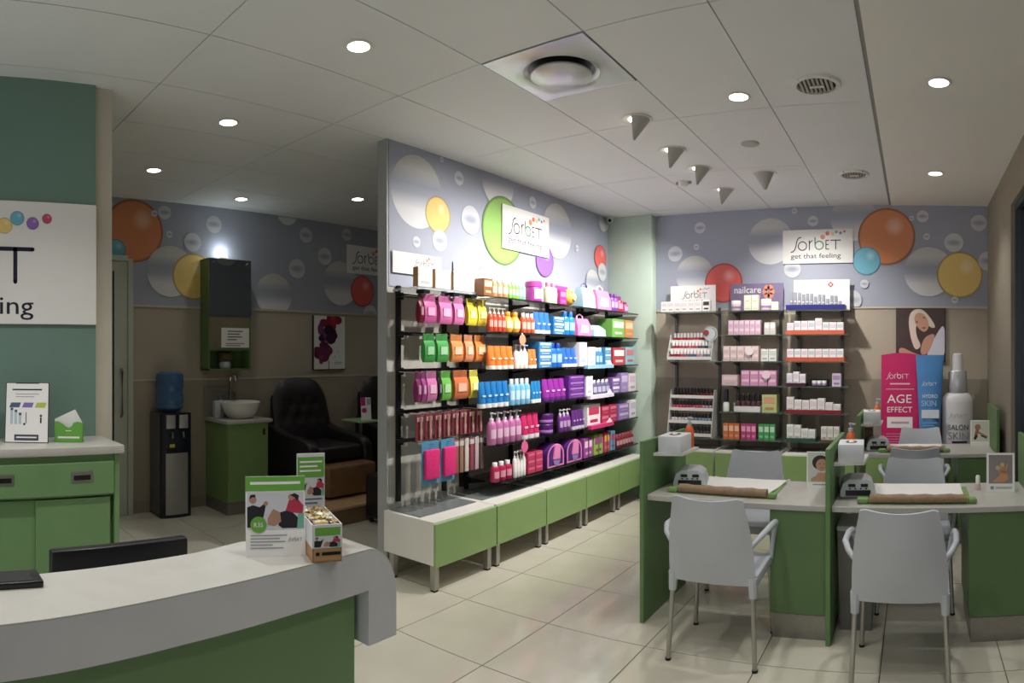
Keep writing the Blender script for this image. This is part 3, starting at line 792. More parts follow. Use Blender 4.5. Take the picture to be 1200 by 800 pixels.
lines_print('holder_small_lettering', fr, -0.016, 0.014, 0.056, 0.062, 1, M_PAPER, 0.0006, t.children[0], 0.7)

# ---------------------------------------------------------------- pedicure area
# water cooler
t = thing('water_cooler', 'navy and silver water cooler with a blue bottle', 'water cooler', (-5.60, 2.475, 0))
mb = MB()
mb.prism([(-0.155, 0.0), (-0.155, 0.0 + 0.001), (-0.155, 0.0)], 'z', 0, 0.001) if False else None
def cooler_poly(w, x0, x1, bow):
    return [(x0, -w), (x1, -w)] + [(x1 + bow * math.cos(a), w * math.sin(a)) for a in [(-PI / 2) + PI * k / 10 for k in range(1, 10)]] + [(x1, w), (x0, w)]
MB().prism(cooler_poly(0.155, -0.15, 0.10, 0.03), 'z', 0.02, 0.965).build('body', mat('grey_cooler_side', (112, 112, 110), 0.4, 0.3, var=0.03), t)
MB().prism([(0.095, -0.157), (0.112, -0.157)] + [(0.112 + 0.032 * math.cos(a), 0.157 * math.sin(a)) for a in [(-PI / 2) + PI * k / 12 for k in range(1, 12)]] + [(0.112, 0.157), (0.095, 0.157)], 'z', 0.0, 0.972).build('front_frame', M_NAVY, t)
def bowed(w, z0, z1, off, xb):
    return MB().prism([(xb, -w), (xb + 0.004, -w)] + [(0.112 + off + 0.032 * math.cos(math.asin(max(-1, min(1, y / 0.157)))), y) for y in [-w + 2 * w * k / 10 for k in range(11)]] + [(xb + 0.004, w), (xb, w)], 'z', z0, z1)
bowed(0.112, 0.03, 0.60, 0.004, 0.11).build('silver_door', mat('silver_door', (172, 172, 168), 0.35, 0.6, var=0.03), t)
for s in (-1, 1):
    MB().rbox(0.12, 0.152, s * 0.065 - 0.045, s * 0.065 + 0.045, 0.83, 0.955, 0.006, 2).build('top_panel', mat('silver_panel', (190, 190, 186), 0.35, 0.4, var=0.03), t)
    MB().tube([(0.13, s * 0.055, 0.80), (0.165, s * 0.055, 0.795), (0.168, s * 0.055, 0.745)], 0.011, 10).build('tap', M_CHROME, t)
MB().box(0.14, 0.149, -0.10, 0.10, 0.62, 0.64).build('drip_tray', M_BLACK, t)
MB().box(0.139, 0.1455, -0.075, -0.025, 0.655, 0.685).build('energy_label', flat((206, 196, 70)), t)
bt = MB().lathe([(0.05, 0.965), (0.10, 0.985), (0.128, 1.01), (0.132, 1.03), (0.126, 1.045), (0.132, 1.06), (0.133, 1.10), (0.128, 1.13), (0.122, 1.16), (0.128, 1.19), (0.133, 1.205), (0.133, 1.30), (0.128, 1.335), (0.10, 1.352), (0.0, 1.355)], 28, cx=-0.03).build('bottle', M_WATER, t)
# sink cabinet
M_SINKG = mat('fresh_green_laminate', (126, 156, 98), 0.4, var=0.05, scale=5)
t = thing('sink_cabinet', 'green sink cabinet with pale top between cooler and armchair', 'cabinet', (-5.535, 3.15, 0))
MB().box(-0.22, 0.225, -0.222, 0.222, 0.115, 0.86).build('body', M_SINKG, t)
MB().box(-0.22, 0.228, -0.224, 0.224, 0.0, 0.115).build('kick_plate', M_STEEL, t)
dd = MB().rbox(0.225, 0.241, -0.22, 0.22, 0.12, 0.858, 0.002, 1).build('door', M_SINKG, t)
MB().box(0.241, 0.245, 0.16, 0.185, 0.74, 0.80).build('lock', mat('dark_bronze', (60, 46, 40), 0.4, 0.4, var=0), dd)
MB().rbox(-0.228, 0.262, -0.245, 0.262, 0.86, 0.892, 0.004, 2).build('cabinet_top', M_STONE, t)
MB().rbox(-0.228, -0.214, -0.245, 0.07, 0.892, 1.19, 0.003, 1).build('splashback', mat('grey_splash', (146, 140, 130), 0.3, var=0.03), t)
t = thing('wash_basin', 'white round bowl basin with tap on the green sink cabinet', 'basin', (-5.50, 3.175, 0.892))
MB().lathe([(0.06, 0.0), (0.115, 0.004), (0.16, 0.05), (0.19, 0.12), (0.202, 0.158), (0.198, 0.164), (0.19, 0.158), (0.175, 0.11), (0.14, 0.05), (0.05, 0.02), (0.0, 0.018)], 36).build('bowl', M_CERAM, t)
MB().tube([(-0.20, 0.0, 0.0), (-0.20, 0.0, 0.36), (-0.19, 0, 0.40), (-0.15, 0, 0.425), (-0.10, 0, 0.41), (-0.085, 0, 0.36)], 0.013, 10).build('tap', M_CHROME, t)
MB().lathe([(0.02, 0.16), (0.016, 0.25), (0.0, 0.255)], 10, cx=-0.165, cy=0.03).build('tap_lever', M_CHROME, t)
for k, (x, y, lb) in enumerate(((-5.56, 2.945, 'white soap pump bottle nearer the cooler on the sink top'), (-5.63, 3.02, 'white soap pump bottle beside the basin on the sink top'))):
    t = thing('soap_dispenser', lb, 'bottle', (x, y, 0.892), group='soap pumps by the basin')
    MB().rbox(-0.032, 0.032, -0.032, 0.032, 0.0, 0.175, 0.012, 3).build('body', M_PLAST, t)
    MB().lathe([(0.018, 0.175), (0.018, 0.195), (0.006, 0.2), (0.006, 0.225), (0.02, 0.226), (0.02, 0.24), (0, 0.24)], 12).build('pump', M_STEEL, t)
    MB().box(0.0, 0.05, -0.007, 0.007, 0.227, 0.238).build('nozzle', M_STEEL, t)
# mirror cabinet
t = thing('mirror_cabinet', 'tall green wall cabinet with mirror, notice and open shelf', 'cabinet', (-5.77, 3.105, 1.36))
gm = mat('dark_green_board', (98, 128, 76), 0.45, var=0.06)
MB().box(0.02, 0.19, -0.24, -0.225, 0.0, 1.10).build('side_panel', gm, t)
MB().box(0.02, 0.19, 0.225, 0.24, 0.0, 1.10).build('side_panel', gm, t)
MB().box(0.02, 0.19, -0.24, 0.24, 1.085, 1.10).build('top_panel', gm, t)
MB().box(0.02, 0.19, -0.24, 0.24, 0.0, 0.015).build('bottom_panel', gm, t)
MB().box(0.02, 0.19, -0.225, 0.225, 0.195, 0.21).build('shelf', gm, t)
MB().box(0.012, 0.022, -0.24, 0.24, 0.0, 1.10).build('back_panel', gm, t)
MB().box(0.02, 0.185, -0.225, 0.225, 0.21, 1.085).build('carcass', gm, t)
mr = MB().box(0.185, 0.197, -0.24, 0.24, 0.535, 1.10).build('mirror', M_MIRROR, t)
for s in (-1, 1):
    MB(Matrix.Translation((0.197, s * 0.19, 1.06)) @ Matrix.Rotation(PI / 2, 4, 'Y')).lathe([(0.009, 0.0), (0.009, 0.006), (0.0, 0.008)], 12).build('mirror_screw', M_CHROME, mr)
MB().box(0.185, 0.193, -0.225, 0.225, 0.212, 0.530).build('lower_panel', mat('taupe_panel', (124, 116, 92), 0.5, var=0.03), t)
MB(Matrix.Translation((0.193, -0.17, 0.26)) @ Matrix.Rotation(PI / 2, 4, 'Y')).lathe([(0.014, 0.0), (0.010, 0.014), (0.0, 0.016)], 12).build('knob', M_CHROME, t)
nt_ = MB().box(0.194, 0.197, -0.10, 0.215, 0.225, 0.42).build('notice', M_PAPER, t)
frn = ((0.197, 0, 0), (0, 1, 0), (0, 0, 1), (1, 0, 0))
lines_print('notice_lines', frn, -0.03, 0.14, 0.29, 0.40, 4, flat((96, 110, 100)), 0.0006, nt_, 0.4)
lines_print('notice_stamp', frn, -0.05, 0.16, 0.235, 0.275, 2, flat((150, 140, 160)), 0.0006, nt_, 0.5)
# lamp on the top of the mirror cabinet
t2 = thing('picture_lamp', 'small round uplight on top of the mirror cabinet', 'lamp', (-5.70, 3.10, 2.46))
MB().lathe([(0.05, 0.0), (0.055, 0.02), (0.045, 0.035), (0.0, 0.035)], 20).build('housing', M_WHITE, t2)
MB().lathe([(0.04, 0.0355), (0.036, 0.045), (0.0, 0.048)], 20).build('lens', emit('uplight_glow', (235, 246, 255), 3.0), t2)
ld = bpy.data.lights.new('uplight_bulb', 'POINT'); ld.energy = 0.9; ld.shadow_soft_size = 0.03; ld.color = (0.86, 0.95, 1.0)
lo = bpy.data.objects.new('uplight_bulb', ld); col.objects.link(lo); lo.parent = t2; lo.location = (0.02, 0, 0.09)
t = thing('small_ornament', 'small dark and white pot standing in the open shelf under the mirror', 'ornament', (-5.66, 3.09, 1.375))
MB().lathe([(0.05, 0.0), (0.062, 0.02), (0.06, 0.055), (0.05, 0.07), (0, 0.07)], 16).build('pot', M_PLAST, t)
MB().rbox(-0.05, 0.05, -0.07, 0.07, 0.07, 0.17, 0.03, 3).build('dried_flowers', mat('brown_flowers', (92, 84, 44), 0.9, var=0.5, scale=40, bump=0.8), t)
# rose poster
t = thing('flower_poster', 'white canvas poster of red and purple flowers on the pedicure wall', 'poster', (XL, 4.478, 1.35))
cv = MB().box(0.005, 0.03, -0.222, 0.222, 0.0, 0.60).build('canvas', M_PAPER, t)
MB().box(0.004, 0.031, -0.227, -0.222, -0.006, 0.60).box(0.004, 0.031, -0.227, 0.227, -0.008, 0.0).build('edge', M_BLACK, t)
frp = ((0.03, 0, 0), (0, 1, 0), (0, 0, 1), (1, 0, 0))
rp = random.Random(8)
def petals(cu, cv_, r, cols, seed, clipb):
    rr = random.Random(seed)
    for k in range(16):
        a = rr.uniform(0, 6.28); q = r * rr.uniform(0.0, 0.62); pr = r * rr.uniform(0.22, 0.45)
        p = clip([(cu + q * math.cos(a) + pr * math.cos(b) * (1 if k % 2 else 0.55), cv_ + q * math.sin(a) * 0.8 + pr * math.sin(b) * 0.8) for b in [2 * PI * j / 14 for j in range(14)]], clipb)
        if len(p) > 2:
            poly_print('petal_print', frp, [p], flat(cols[k % len(cols)], 0.55), 0.0006 + 0.0003 * k + 0.0002 * seed, cv)
cb = (-0.22, 0.22, 0.002, 0.598)
petals(0.02, 0.54, 0.19, [(170, 30, 44), (140, 20, 36), (196, 50, 60), (150, 34, 60)], 1, cb)
petals(-0.06, 0.38, 0.185, [(84, 30, 84), (60, 20, 62), (120, 56, 112), (44, 18, 48)], 2, cb)
petals(-0.10, 0.18, 0.18, [(130, 24, 70), (96, 24, 62), (150, 60, 100), (116, 40, 86)], 3, cb)
poly_print('stem_print', frp, [rect(-0.018, -0.008, 0.0, 0.10), rect(0.075, 0.081, 0.13, 0.15), rect(0.115, 0.121, 0.19, 0.21)], flat((70, 40, 60)), 0.0004, cv)
lines_print('caption_lines', frp, 0.07, 0.19, 0.05, 0.085, 2, M_LINE, 0.0005, cv, 0.4)

# platform with armchairs
pf = thing('pedicure_platform', 'raised wooden platform carrying the pedicure armchairs', 'platform', (0, 0, 0))
for k in range(9):
    x0 = -5.75 + k * 0.147
    MB().box(x0, x0 + 0.144, 3.42, 6.38, 0.14, 0.16).build('plank', M_WOOD, pf)
MB().box(-5.75, -4.44, 3.43, 6.38, 0.0, 0.14).build('riser', M_WOODD, pf)
def armchair(y, label):
    t = thing('pedicure_armchair', label, 'armchair', (-5.22, y, 0.16), group='black pedicure armchairs')
    # tufted back: front surface with button dimples, leaning back, arched top
    btn = []
    for r_, zz in enumerate((0.70, 0.83)):
        for c_ in range(3 if r_ else 4):
            btn.append(((c_ - (1 if r_ else 1.5)) * 0.155, zz))
    rows_f, rows_b = [], []
    R, Cn = 22, 25
    for i in range(R):
        v = i / (R - 1)
        rowf, rowb = [], []
        for j in range(Cn):
            u = -1 + 2 * j / (Cn - 1)
            hw = 0.372 - 0.03 * v - (0.05 * (max(0, v - 0.75) / 0.25) ** 2)
            top = 1.10 - 0.09 * abs(u) ** 4
            z = 0.34 + (top - 0.34) * v
            yy = u * hw
            x = -0.23 - 0.17 * v + 0.05 * (1 - abs(u) ** 4) * (1 - abs(2 * v - 1) ** 4)
            for (by, bz) in btn:
                dd_ = math.hypot(yy - by, z - bz)
                x -= 0.035 * math.exp(-(dd_ / 0.045) ** 2)
            rowf.append((x, yy, z))
            rowb.append((min(-0.36 - 0.09 * v, x - 0.05), yy * 1.0, z - 0.01 * v))
        rows_f.append(rowf); rows_b.append(rowb)
    mb = MB()
    mb.sheet(rows_f, 0.10)
    bk = mb.build('backrest', M_LEATH, t, smooth=60)
    for (by, bz) in btn:
        MB(Matrix.Translation((-0.255 - 0.17 * (bz - 0.34) / 0.76, by, bz))).lathe([(0.0, -0.012), (0.012, -0.008), (0.014, 0.0), (0.012, 0.008), (0.0, 0.012)], 10).build('button', M_LEATH, bk)
    # wings / shell behind
    MB().rbox(-0.47, -0.36, -0.33, 0.33, 0.0, 0.94, 0.05, 3).build('back_shell', M_LEATH, t)
    MB().rbox(-0.30, 0.36, -0.275, 0.275, 0.32, 0.47, 0.055, 4).build('seat_cushion', M_LEATH, t)
    for s in (-1, 1):
        pr = [(-0.42, 0.0), (0.36, 0.0), (0.37, 0.36), (0.36, 0.46), (0.30, 0.52), (0.18, 0.545), (-0.05, 0.56), (-0.25, 0.60), (-0.42, 0.66)]
        a, b_ = (s * 0.275, s * 0.395)
        bm = bmesh.new()
        m0 = MB().prism([(p[0], p[1]) for p in pr], 'y', min(a, b_), max(a, b_))
        vs = [bm.verts.new(p) for p in m0.v]
        for f in m0.f: bm.faces.new([vs[i] for i in f])
        bmesh.ops.recalc_face_normals(bm, faces=bm.faces[:])
        bmesh.ops.bevel(bm, geom=bm.edges[:], offset=0.03, segments=3, profile=0.5, affect='EDGES')
        bm.verts.index_update()
        mm = MB().add([tuple(p.co) for p in bm.verts], [tuple(q.index for q in f.verts) for f in bm.faces]); bm.free()
        mm.build('armrest', M_LEATH, t, smooth=60)
    MB().rbox(-0.40, 0.33, -0.27, 0.27, 0.02, 0.32, 0.02, 2).build('base', M_LEATH, t)
    MB().rbox(0.30, 0.52, -0.30, 0.30, 0.02, 0.31, 0.03, 3).build('footrest', M_BROWN, t)
    return t
armchair(3.955, 'black tufted pedicure armchair beside the green sink cabinet')
armchair(5.15, 'black pedicure armchair half hidden behind the partition')
t = thing('side_table', 'small green topped side table between the pedicure armchairs', 'table', (-5.30, 4.56, 0.16))
MB().rbox(-0.17, 0.17, -0.13, 0.13, 0.63, 0.65, 0.003, 1).build('table_top', mat('pale_green_top', (176, 206, 156), 0.3, var=0.02), t)
MB().lathe([(0.02, 0.01), (0.02, 0.63)], 12).build('post', M_STEEL, t)
MB().lathe([(0.12, 0.0), (0.12, 0.008), (0.02, 0.014), (0, 0.014)], 20).build('base', M_STEEL, t)
t = thing('brochure_stand', 'pink and white brochure standing on the green side table', 'leaflet', (-5.25, 4.60, 0.81), math.radians(60))
cd = MB(Matrix.Rotation(-0.2, 4, 'X')).box(-0.055, 0.055, -0.004, 0.004, 0.0, 0.24).build('brochure', M_PAPER, t)
fr = ((0, -0.004 * ca, 0), (1, 0, 0), (0, sa, ca), (0, -ca, sa))
poly_print('pink_block', fr, [rect(-0.055, -0.005, 0.15, 0.24), circle(-0.02, 0.10, 0.028, 18)], flat((206, 30, 120)), 0.0006, cd)
poly_print('blue_block', fr, [rect(0.01, 0.05, 0.16, 0.23)], flat((150, 170, 200)), 0.0006, cd)
MB().box(-0.05, 0.05, 0.0, 0.08, 0.0, 0.003).build('foot', M_PAPER, t)
t = thing('technician_stool', 'low black cube stool on castors by the platform', 'stool', (-4.22, 4.02, 0))
MB().rbox(-0.18, 0.18, -0.18, 0.18, 0.05, 0.44, 0.02, 3).build('seat_box', M_LEATH, t)
for sx in (-1, 1):
    for sy in (-1, 1):
        MB(Matrix.Translation((sx * 0.14, sy * 0.14, 0.025)) @ Matrix.Rotation(PI / 2, 4, 'X')).lathe([(0.0, -0.01), (0.025, -0.01), (0.025, 0.01), (0, 0.01)], 12).build('castor', M_DARK, t)

# ---------------------------------------------------------------- low display benches
ORD = ['first', 'second', 'third', 'fourth', 'fifth', 'sixth', 'seventh', 'eighth', 'ninth', 'tenth', 'eleventh', 'twelfth', 'thirteenth']
NUM = ['zero', 'one', 'two', 'three', 'four', 'five', 'six', 'seven', 'eight', 'nine', 'ten', 'eleven', 'twelve', 'thirteen']
def bench(name, label, x, y, rz, w, d, top, bottom, group):
    """local: front towards +X, width along Y, back edge at x = 0"""
    t = thing(name, label, 'bench', (x, y, 0), rz, group)
    MB().rbox(0.0, d - 0.018, -w / 2, w / 2, bottom + 0.01, top, 0.002, 1).build('carcass', M_WHITE, t)
    MB().rbox(d - 0.018, d, -w / 2, w / 2, bottom, top - 0.012, 0.002, 1).build('front_panel', mat('bright_green_laminate', (140, 170, 108), 0.35, var=0.04, scale=3), t)
    MB().box(0.02, d * 0.66, -w / 2 + 0.03, w / 2 - 0.03, top, top + 0.006).build('glass_top', M_TOPGL, t)
    for sx in (0.05, d - 0.05):
        for sy in (-1, 1):
            lg = MB().box(sx - 0.02, sx + 0.02, sy * (w / 2 - 0.045) - 0.02, sy * (w / 2 - 0.045) + 0.02, 0.012, bottom + 0.01).build('leg', M_ALU, t)
            MB().box(sx - 0.018, sx + 0.018, sy * (w / 2 - 0.045) - 0.018, sy * (w / 2 - 0.045) + 0.018, 0.0, 0.012).build('foot', M_DARK, lg)
    MB().box(0.045, 0.055, -w / 2 + 0.06, w / 2 - 0.06, 0.07, 0.08).build('stretcher', M_ALU, t)
    return t
places = ['nearest the reception desk', 'second along from the reception desk', 'in the middle of the row', 'second along from the pillar', 'in the corner by the pillar']
for k in range(5):
    bench('display_bench', 'low green fronted display bench under the partition shelves, ' + places[k], XP + 0.003, 2.99 + 0.65 * k + 0.325, 0, 0.638, 0.48, 0.456, 0.168, 'display benches along the partition')
for k, (x0, x1) in enumerate(((-2.66, -1.93), (-1.92, -1.27), (-1.26, -0.56), (-0.55, 0.15), (0.16, 0.70))):
    lb = ['below the nail polish racks', 'below the pink carton shelves', 'below the white skincare shelves', 'behind the rear manicure table, under the pink carton', 'behind the rear manicure table, under the white bottle'][k]
    bench('display_bench', 'low green fronted rear wall bench ' + lb, (x0 + x1) / 2, YB - 0.005, -PI / 2, x1 - x0 - 0.01, 0.44 if k < 3 else 0.36, 0.57, 0.20, 'display benches along the rear wall')

# ---------------------------------------------------------------- shelving
ROWZ = {1: 1.95, 2: 1.69, 3: 1.41, 4: 1.13, 5: 0.85, 6: 0.57}
M_CLEAR = mat('clear_acrylic', (225, 232, 230), 0.08, var=0, alpha=0.35)
def shelving(name, label, y0, y1, rows, ups, depth, frame, m_sh, thick=0.014, group=None, m_up=None):
    """frame: local x out from the wall, y along it"""
    t = thing(name, label, 'shelf', frame[0], frame[1], group)
    for u in ups:
        MB().box(0.002, 0.026, u - 0.014, u + 0.014, min(rows) - 0.10, max(rows) + 0.05).build('upright', m_up or M_DARK, t)
    for z in rows:
        s = MB().rbox(0.03, depth, y0, y1, z - thick, z, 0.003, 1).build('glass_shelf', m_sh, t)
        for u in ups:
            MB().prism([(0.02, z - 0.055), (depth * 0.55, z - thick - 0.012), (depth * 0.55, z - thick), (0.02, z - thick)], 'y', u - 0.006, u + 0.006).build('bracket', m_up or M_DARK, s)
    return t
ZR = [ROWZ[k] for k in range(1, 7)]
shelving('wall_shelving', 'black glass shelves filling the middle of the partition', 3.83, 5.63, ZR, (3.86, 4.45, 5.03, 5.60), 0.375, ((XP, 0, 0), 0), M_SHELF)
shelving('wall_shelving', 'narrow black glass shelves at the partition corner by the pillar', 5.645, 6.265, ZR, (5.68, 6.22), 0.375, ((XP, 0, 0), 0), M_SHELF)

# ---- product builders: each returns a list of (part, mesh); the first is the thing's own mesh
PROD = {}
def shade(c, k): return tuple(max(0, min(255, int(x * k))) for x in c)
def product(kind, c, d, w, dep, h):
    key = (kind, c, d, round(w, 3), round(dep, 3), round(h, 3))
    if key in PROD:
        return PROD[key]
    A, B = flat(c, 0.3), flat(d, 0.35)
    r = min(w, dep) / 2
    out = []
    if kind == 'tube':
        rings = []
        for q in range(7):
            v = q / 6
            ry = r * (1 - 0.0 * v); rx = r * (1 - 0.88 * v)
            rings.append([(rx * math.cos(2 * PI * j / 14), ry * math.sin(2 * PI * j / 14), h * (0.17 + 0.83 * v)) for j in range(14)])
        out.append(('squeeze_tube', MB().loft(rings).mesh('squeeze_tube', A)))
        out.append(('cap', MB().lathe([(r * 0.95, 0), (r * 0.98, h * 0.02), (r * 0.98, h * 0.17), (r * 0.5, h * 0.175)], 14).mesh('cap', B)))
        out.append(('label', MB().box(r * 0.80, r * 0.805 + 0.001, -r * 0.55, r * 0.55, h * 0.42, h * 0.50).mesh('label', flat(tuple(int((x + 510) / 3) for x in c), 0.4))))
    elif kind == 'polish':
        out.append(('nail_polish', MB().lathe([(r * 0.9, 0), (r * 0.98, h * 0.04), (r * 0.98, h * 0.36), (r * 0.6, h * 0.46)], 12).mesh('nail_polish', flat(c, 0.15))))
        out.append(('cap', MB().lathe([(r * 0.84, h * 0.44), (r * 0.78, h * 0.92), (r * 0.55, h), (0, h)], 12).mesh('cap', B)))
    elif kind in ('bottle', 'round'):
        if kind == 'round':
            prof = [(r * 0.7, 0), (r * 0.95, h * 0.12), (r, h * 0.35), (r * 0.9, h * 0.6), (r * 0.55, h * 0.76), (r * 0.4, h * 0.8)]
            ch = 0.8
        else:
            prof = [(r * 0.9, 0), (r * 0.96, h * 0.03), (r * 0.96, h * 0.68), (r * 0.8, h * 0.76), (r * 0.45, h * 0.80)]
            ch = 0.8
        out.append(('bottle', MB().lathe(prof, 14).mesh('bottle', A)))
        out.append(('cap', MB().lathe([(r * 0.55, h * ch), (r * 0.55, h * 0.98), (r * 0.5, h), (0, h)], 12).mesh('cap', B)))
        L = [(r * 1.0, math.radians(a)) for a in range(-55, 56, 22)]
        zb, zt = h * 0.20, h * 0.55
        rr = r * (0.975 if kind != 'round' else 1.01)
        mb = MB(); mb.sheet([[(rr * math.cos(a), rr * math.sin(a), z) for _, a in L] for z in (zb, zt)], 0.0006)
        out.append(('label', mb.mesh('label', flat(tuple(int((x + 255 * 1.2) / 2.2) for x in c), 0.45))))
    elif kind == 'pump':
        out.append(('pump_bottle', MB().lathe([(r * 0.9, 0), (r * 0.96, h * 0.02), (r * 0.96, h * 0.60), (r * 0.7, h * 0.70), (r * 0.4, h * 0.74)], 14).mesh('pump_bottle', A)))
        out.append(('pump', MB().lathe([(r * 0.45, h * 0.74), (r * 0.45, h * 0.81), (r * 0.16, h * 0.82), (r * 0.16, h * 0.93), (r * 0.3, h * 0.935), (r * 0.3, h), (0, h)], 10).box(0, r * 1.0, -r * 0.15, r * 0.15, h * 0.945, h * 0.985).mesh('pump', B)))
        L = [math.radians(a) for a in range(-55, 56, 22)]
        mb = MB(); mb.sheet([[(r * 0.975 * math.cos(a), r * 0.975 * math.sin(a), z) for a in L] for z in (h * 0.2, h * 0.48)], 0.0006)
        out.append(('label', mb.mesh('label', flat(tuple(int((x + 255) / 2) for x in c), 0.45))))
    elif kind in ('carton', 'giftbox'):
        out.append(('carton', MB().rbox(-dep / 2, dep / 2, -w / 2, w / 2, 0, h, 0.0015, 1).mesh('carton', A)))
        out.append(('front_label', MB().box(dep / 2, dep / 2 + 0.0012, -w * 0.40, w * 0.40, h * 0.52, h * 0.86).mesh('front_label', B)))
        out.append(('lower_stripe', MB().box(dep / 2, dep / 2 + 0.0012, -w * 0.30, w * 0.30, h * 0.16, h * 0.30).mesh('lower_stripe', flat(shade(d, 0.85), 0.4))))
        if kind == 'giftbox':
            out.append(('ribbon', MB().box(dep / 2 + 0.0012, dep / 2 + 0.004, -w * 0.06, w * 0.06, 0, h).box(-dep * 0.06, dep * 0.06, -w / 2 - 0.002, w / 2 + 0.002, h, h + 0.006).mesh('ribbon', flat(shade(c, 0.7)))))
    elif kind == 'tub':
        out.append(('tub', MB().lathe([(r * 0.9, 0), (r, h * 0.05), (r * 0.96, h * 0.72), (r * 0.94, h * 0.74)], 24).mesh('tub', A)))
        out.append(('lid', MB().lathe([(r * 1.02, h * 0.74), (r * 1.02, h * 0.95), (r * 0.9, h), (0, h)], 24).mesh('lid', B)))
        L = [math.radians(a) for a in range(-50, 51, 20)]
        mb = MB(); mb.sheet([[(r * 1.01 * math.cos(a), r * 1.01 * math.sin(a), z) for a in L] for z in (h * 0.15, h * 0.6)], 0.0008)
        out.append(('label', mb.mesh('label', flat((238, 214, 232)))))
    elif kind == 'jar':
        out.append(('jar', MB().lathe([(r * 0.9, 0), (r, h * 0.08), (r, h * 0.55), (r * 0.92, h * 0.6)], 22).mesh('jar', A)))
        out.append(('lid', MB().lathe([(r * 1.02, h * 0.6), (r * 1.02, h * 0.94), (r * 0.95, h), (0, h)], 22).mesh('lid', B)))
        out.append(('band', MB().lathe([(r * 1.005, h * 0.2), (r * 1.012, h * 0.22), (r * 1.012, h * 0.4), (r * 1.005, h * 0.42)], 22, cap=False).mesh('band', flat((176, 120, 196)))))
    elif kind == 'ball':
        out.append(('sponge_pack', MB().lathe([(r * 0.3, h * 0.02)] + [(r * math.sin(PI * k / 10), h * 0.42 - h * 0.40 * math.cos(PI * k / 10)) for k in range(2, 10)] + [(0, h * 0.82)], 18).mesh('sponge_pack', A)))
        out.append(('backing_card', MB().rbox(-dep / 2 - 0.004, -dep / 2, -w * 0.5, w * 0.5, 0, h, 0.001, 1).mesh('backing_card', B)))
        out.append(('rosette', MB(Matrix.Translation((r * 0.86, 0, h * 0.42)) @ Matrix.Rotation(PI / 2, 4, 'Y')).lathe([(0, 0.0), (r * 0.5, 0.0), (r * 0.42, 0.012), (0, 0.02)], 12).mesh('rosette', flat((250, 210, 120)))))
    elif kind == 'giftbag':
        out.append(('gift_bag', MB().loft([[(-dep / 2, -w / 2, 0), (dep / 2, -w / 2, 0), (dep / 2, w / 2, 0), (-dep / 2, w / 2, 0)], [(-dep * 0.42, -w * 0.48, h * 0.5), (dep * 0.42, -w * 0.48, h * 0.5), (dep * 0.42, w * 0.48, h * 0.5), (-dep * 0.42, w * 0.48, h * 0.5)], [(-dep * 0.2, -w * 0.44, h * 0.8), (dep * 0.2, -w * 0.44, h * 0.8), (dep * 0.2, w * 0.44, h * 0.8), (-dep * 0.2, w * 0.44, h * 0.8)]]).mesh('gift_bag', A, 0)))
        out.append(('handle', MB().tube([(0, -w * 0.22, h * 0.78), (0, -w * 0.2, h * 0.92), (0, 0, h), (0, w * 0.2, h * 0.92), (0, w * 0.22, h * 0.78)], 0.006, 6).mesh('handle', B)))
        out.append(('window_label', MB().prism([(-w * 0.3, h * 0.12), (w * 0.3, h * 0.12), (w * 0.26, h * 0.48), (-w * 0.26, h * 0.48)], 'x', dep * 0.47, dep * 0.505).mesh('window_label', flat(tuple(int((x + 510) / 3) for x in c)))))
    elif kind == 'pouch':
        out.append(('pouch', MB().loft([[(-dep / 2, -w / 2, 0), (dep / 2, -w / 2, 0), (dep / 2, w / 2, 0), (-dep / 2, w / 2, 0)], [(-dep * 0.45, -w * 0.47, h * 0.6), (dep * 0.45, -w * 0.47, h * 0.6), (dep * 0.45, w * 0.47, h * 0.6), (-dep * 0.45, w * 0.47, h * 0.6)], [(-dep * 0.08, -w * 0.3, h), (dep * 0.08, -w * 0.3, h), (dep * 0.08, w * 0.3, h), (-dep * 0.08, w * 0.3, h)]]).mesh('pouch', A)))
        out.append(('label', MB().box(dep * 0.485, dep * 0.5, -w * 0.3, w * 0.3, h * 0.15, h * 0.45).mesh('label', B)))
    elif kind == 'vanity':
        arch = [(-w * 0.5, 0), (w * 0.5, 0), (w * 0.5, h * 0.5)] + [(w * 0.5 * math.cos(a), h * 0.5 + h * 0.5 * math.sin(a)) for a in [PI * k / 12 for k in range(1, 12)]] + [(-w * 0.5, h * 0.5)]
        out.append(('vanity_bag', MB().prism(arch, 'x', -dep / 2, dep / 2).mesh('vanity_bag', A)))
        rim = []
        for sc_ in (0.98, 0.84):
            rim.append([(dep / 2 + 0.004, p[0] * sc_, h * 0.48 + (p[1] - h * 0.48) * sc_) for p in arch])
        out.append(('piping', MB().loft(rim, cap=False).mesh('piping', B)))
        out.append(('strap', MB().prism([(-w * 0.16, h * 0.35), (w * 0.22, h * 0.32), (w * 0.24, h * 0.92), (-w * 0.05, h * 0.94)], 'x', dep / 2, dep / 2 + 0.012).mesh('strap', B)))
        out.append(('emblem', MB(Matrix.Translation((dep / 2, w * 0.05, h * 0.3)) @ Matrix.Rotation(PI / 2, 4, 'Y')).lathe([(w * 0.2, 0.0), (w * 0.2, 0.006), (0, 0.008)], 14).mesh('emblem', flat((150, 120, 190)))))
    PROD[key] = out
    return out
NAMES = {'tube': 'squeeze_tube', 'bottle': 'bottle', 'round': 'round_bottle', 'pump': 'pump_bottle', 'carton': 'carton', 'giftbox': 'gift_pack', 'tub': 'tub', 'jar': 'jar', 'ball': 'sponge_pack', 'giftbag': 'gift_bag', 'pouch': 'pouch', 'vanity': 'vanity_bag', 'polish': 'nail_polish'}
